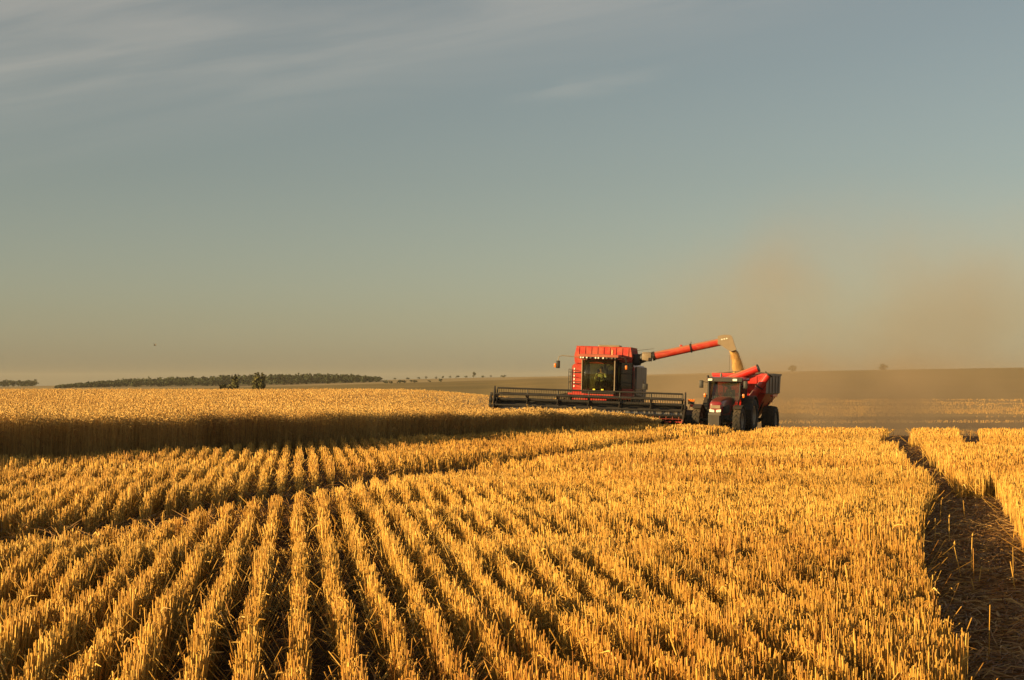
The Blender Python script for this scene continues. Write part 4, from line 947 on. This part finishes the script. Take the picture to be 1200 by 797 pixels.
bm = nb(); tube(bm, [(-.35, -2.4, .62), (-.35, -2.4, .10)], .05, 8); box(bm, -.5, -.2, -2.52, -2.28, .06, .10); link("jack_stand", bm, M['grey'], cart)
for s in (-1, 1): wheel(cart, s * 1.28, 0, .80, .72, .42, 20, 'rim', s)
bm = nb()
for k in range(5): tube(bm, [(-1.4, -1.5 + k * .75, 3.28), (0, -1.5 + k * .75, 3.42), (1.4, -1.5 + k * .75, 3.28)], .02, 6)
tube(bm, [(0, -1.5, 3.42), (0, 1.5, 3.42)], .02, 6); link_each("cover_bow", bm, M['grey'], cart)

# ------------------------------------------------------------------ stream of grain from spout to cart
mw = C_.matrix_world; s0 = mw @ (T1 + Vector((.26, 0, -.50)))
bpy.context.view_layer.update(); s1 = cart.matrix_world @ Vector((-.12, -.9, 2.75))
gp = []; nr = 22; rs = []
ctrs = []
for i in range(nr):
    t = i / (nr - 1); z = s0.z + (s1.z - s0.z) * t; h_ = math.sqrt(t); c = Vector((s0.x + (s1.x - s0.x) * (.35 * h_ + .65 * t), s0.y + (s1.y - s0.y) * (.35 * h_ + .65 * t), z)); ctrs.append(c)
    wx = .19 + .17 * t
    rs.append([(c.x + math.cos(2 * math.pi * k / 16) * wx * (1 + .35 * (vnoise(k * .9, i * .7, 7) - .5)), c.y + math.sin(2 * math.pi * k / 16) * wx * .7, z + .02 * math.sin(k * 3)) for k in range(16)])
V = np.array(rs).reshape(-1, 3); i_ = np.arange(nr - 1)[:, None] * 16; k_ = np.arange(16)[None]
fq = np.stack([i_ + k_, i_ + (k_ + 1) % 16, i_ + 16 + (k_ + 1) % 16, i_ + 16 + k_], -1).reshape(-1, 4)
gp.append((V, fq, np.clip(vnoise(V[:, 0] * 8, V[:, 2] * 3, 4), 0, 1)))
n = 30000; t = rng.random(n) ** .85; ci = np.array([list(c) for c in ctrs]); ti = t * (nr - 1)
cc = np.stack([np.interp(ti, np.arange(nr), ci[:, k]) for k in range(3)], 1); wid = (.17 + .2 * t)
cc += np.stack([rng.normal(0, 1, n) * wid * .52, rng.normal(0, 1, n) * wid * .45, rng.normal(0, .05, n)], 1)
e1 = cc + rng.normal(0, .012, (n, 3)) + np.array([0, 0, -.022]); gp.append(ears(cc, e1, np.full(n, .0055), rng.random(n)))
tag(np_mesh("grain_stream", gp, M['grain']), "golden grain pouring from the combine spout into the cart", "grain", kind='stuff')

# ------------------------------------------------------------------ bird
bd = ray(181.5, 405) * 260
bm = nb(); tube(bm, [(-.0, -.22, 0), (0, -.1, .02), (0, .05, .02), (0, .25, 0)], [.015, .06, .065, .02], 8)
for s in (-1, 1): loft(bm, [[(s * .03, -.08, .03), (s * .03, .08, .03), (s * .03, .08, .04), (s * .03, -.08, .04)], [(s * .2, -.10, .17), (s * .2, .05, .17), (s * .2, .05, .18), (s * .2, -.10, .18)], [(s * .34, .0, .36), (s * .34, .05, .36), (s * .34, .05, .365), (s * .34, .0, .365)]])
b_ = link("bird", bm, M['bird'], None, True); b_.location = (bd.x, bd.y, CAM_H + bd.z); b_.rotation_euler = (0, 0, R(70))
tag(b_, "tiny dark bird flying low in the open sky above the wooded hill", "bird")

# ------------------------------------------------------------------ air: haze box and harvest dust
def volume_mat(name, col, dens, aniso=0.0, build=None):
    m = bpy.data.materials.new(name); m.use_nodes = True; n = m.node_tree.nodes; l = m.node_tree.links; n.remove(n["Principled BSDF"])
    v = n.new("ShaderNodeVolumePrincipled"); v.inputs["Color"].default_value = (*col, 1); v.inputs["Density"].default_value = dens; v.inputs["Anisotropy"].default_value = aniso
    l.new(v.outputs[0], n["Material Output"].inputs["Volume"])
    if build: build(n, l, v)
    return m
HAZE_D = 0.00008
bm = nb(); box(bm, -5500, 5500, -300, 5600, -60, 30); hz = link("haze", bm, volume_mat("haze_air", (0.88, 0.80, 0.64), HAZE_D))
tag(hz, "thin warm evening haze over the whole field", "haze", kind='stuff')
def dust(name, ctr, rad, dens, scale, label, lo=.42, hi=.75, seed=0.0, col=(0.80, 0.58, 0.36)):
    def build(n, l, v):
        t = n.new("ShaderNodeTexCoord"); ln = n.new("ShaderNodeVectorMath"); ln.operation = 'LENGTH'; l.new(t.outputs["Object"], ln.inputs[0])
        fall = n.new("ShaderNodeMapRange"); fall.interpolation_type = 'SMOOTHSTEP'; fall.inputs[1].default_value = 1.0; fall.inputs[2].default_value = .15; l.new(ln.outputs["Value"], fall.inputs[0])
        ge = n.new("ShaderNodeNewGeometry"); mp_ = n.new("ShaderNodeMapping"); mp_.inputs["Location"].default_value = (seed, seed * 2, 0); mp_.inputs["Scale"].default_value = (1, .5, .8); l.new(ge.outputs["Position"], mp_.inputs[0])
        z = n.new("ShaderNodeTexNoise"); z.inputs["Scale"].default_value = scale; z.inputs["Detail"].default_value = 3; z.inputs["Roughness"].default_value = .55; l.new(mp_.outputs[0], z.inputs["Vector"])
        cl = n.new("ShaderNodeMapRange"); cl.interpolation_type = 'SMOOTHSTEP'; cl.inputs[1].default_value = lo; cl.inputs[2].default_value = hi; cl.inputs[3].default_value = .08; cl.inputs[4].default_value = 1.0; l.new(z.outputs[0], cl.inputs[0])
        a = n.new("ShaderNodeMath"); a.operation = 'MULTIPLY'; l.new(fall.outputs[0], a.inputs[0]); l.new(cl.outputs[0], a.inputs[1])
        b2 = n.new("ShaderNodeMath"); b2.operation = 'MULTIPLY'; b2.inputs[1].default_value = dens; l.new(a.outputs[0], b2.inputs[0]); l.new(b2.outputs[0], v.inputs["Density"])
    bm = nb(); bmesh.ops.create_icosphere(bm, subdivisions=3, radius=1.0)
    o = link(name, bm, volume_mat(name + "_air", col, dens, 0.0, build)); o.location = ctr; o.scale = rad
    tag(o, label, "dust", kind='stuff')
    try: o.active_material.cycles.volume_step_rate = 1.0
    except Exception: pass
    return o
dust("dust_cloud", (38, 132, 5.0), (41, 34, 17), .024, .085, "tall pale dust plume drifting up behind the grain cart", .40, .66, 31.0, (0.66, 0.52, 0.36))
dust("dust_cloud", (23, 116, -1.5), (32, 24, 6.5), .14, .14, "low thick dust hanging on the ground behind the tractor and cart", .36, .66, 9.0, (0.66, 0.49, 0.32))
dust("dust_cloud", (21.5, 114, 6.5), (9.5, 11, 9.0), .030, .20, "billow of brown dust rising into the sky right behind the grain cart", .36, .66, 3.0, (0.66, 0.52, 0.36))
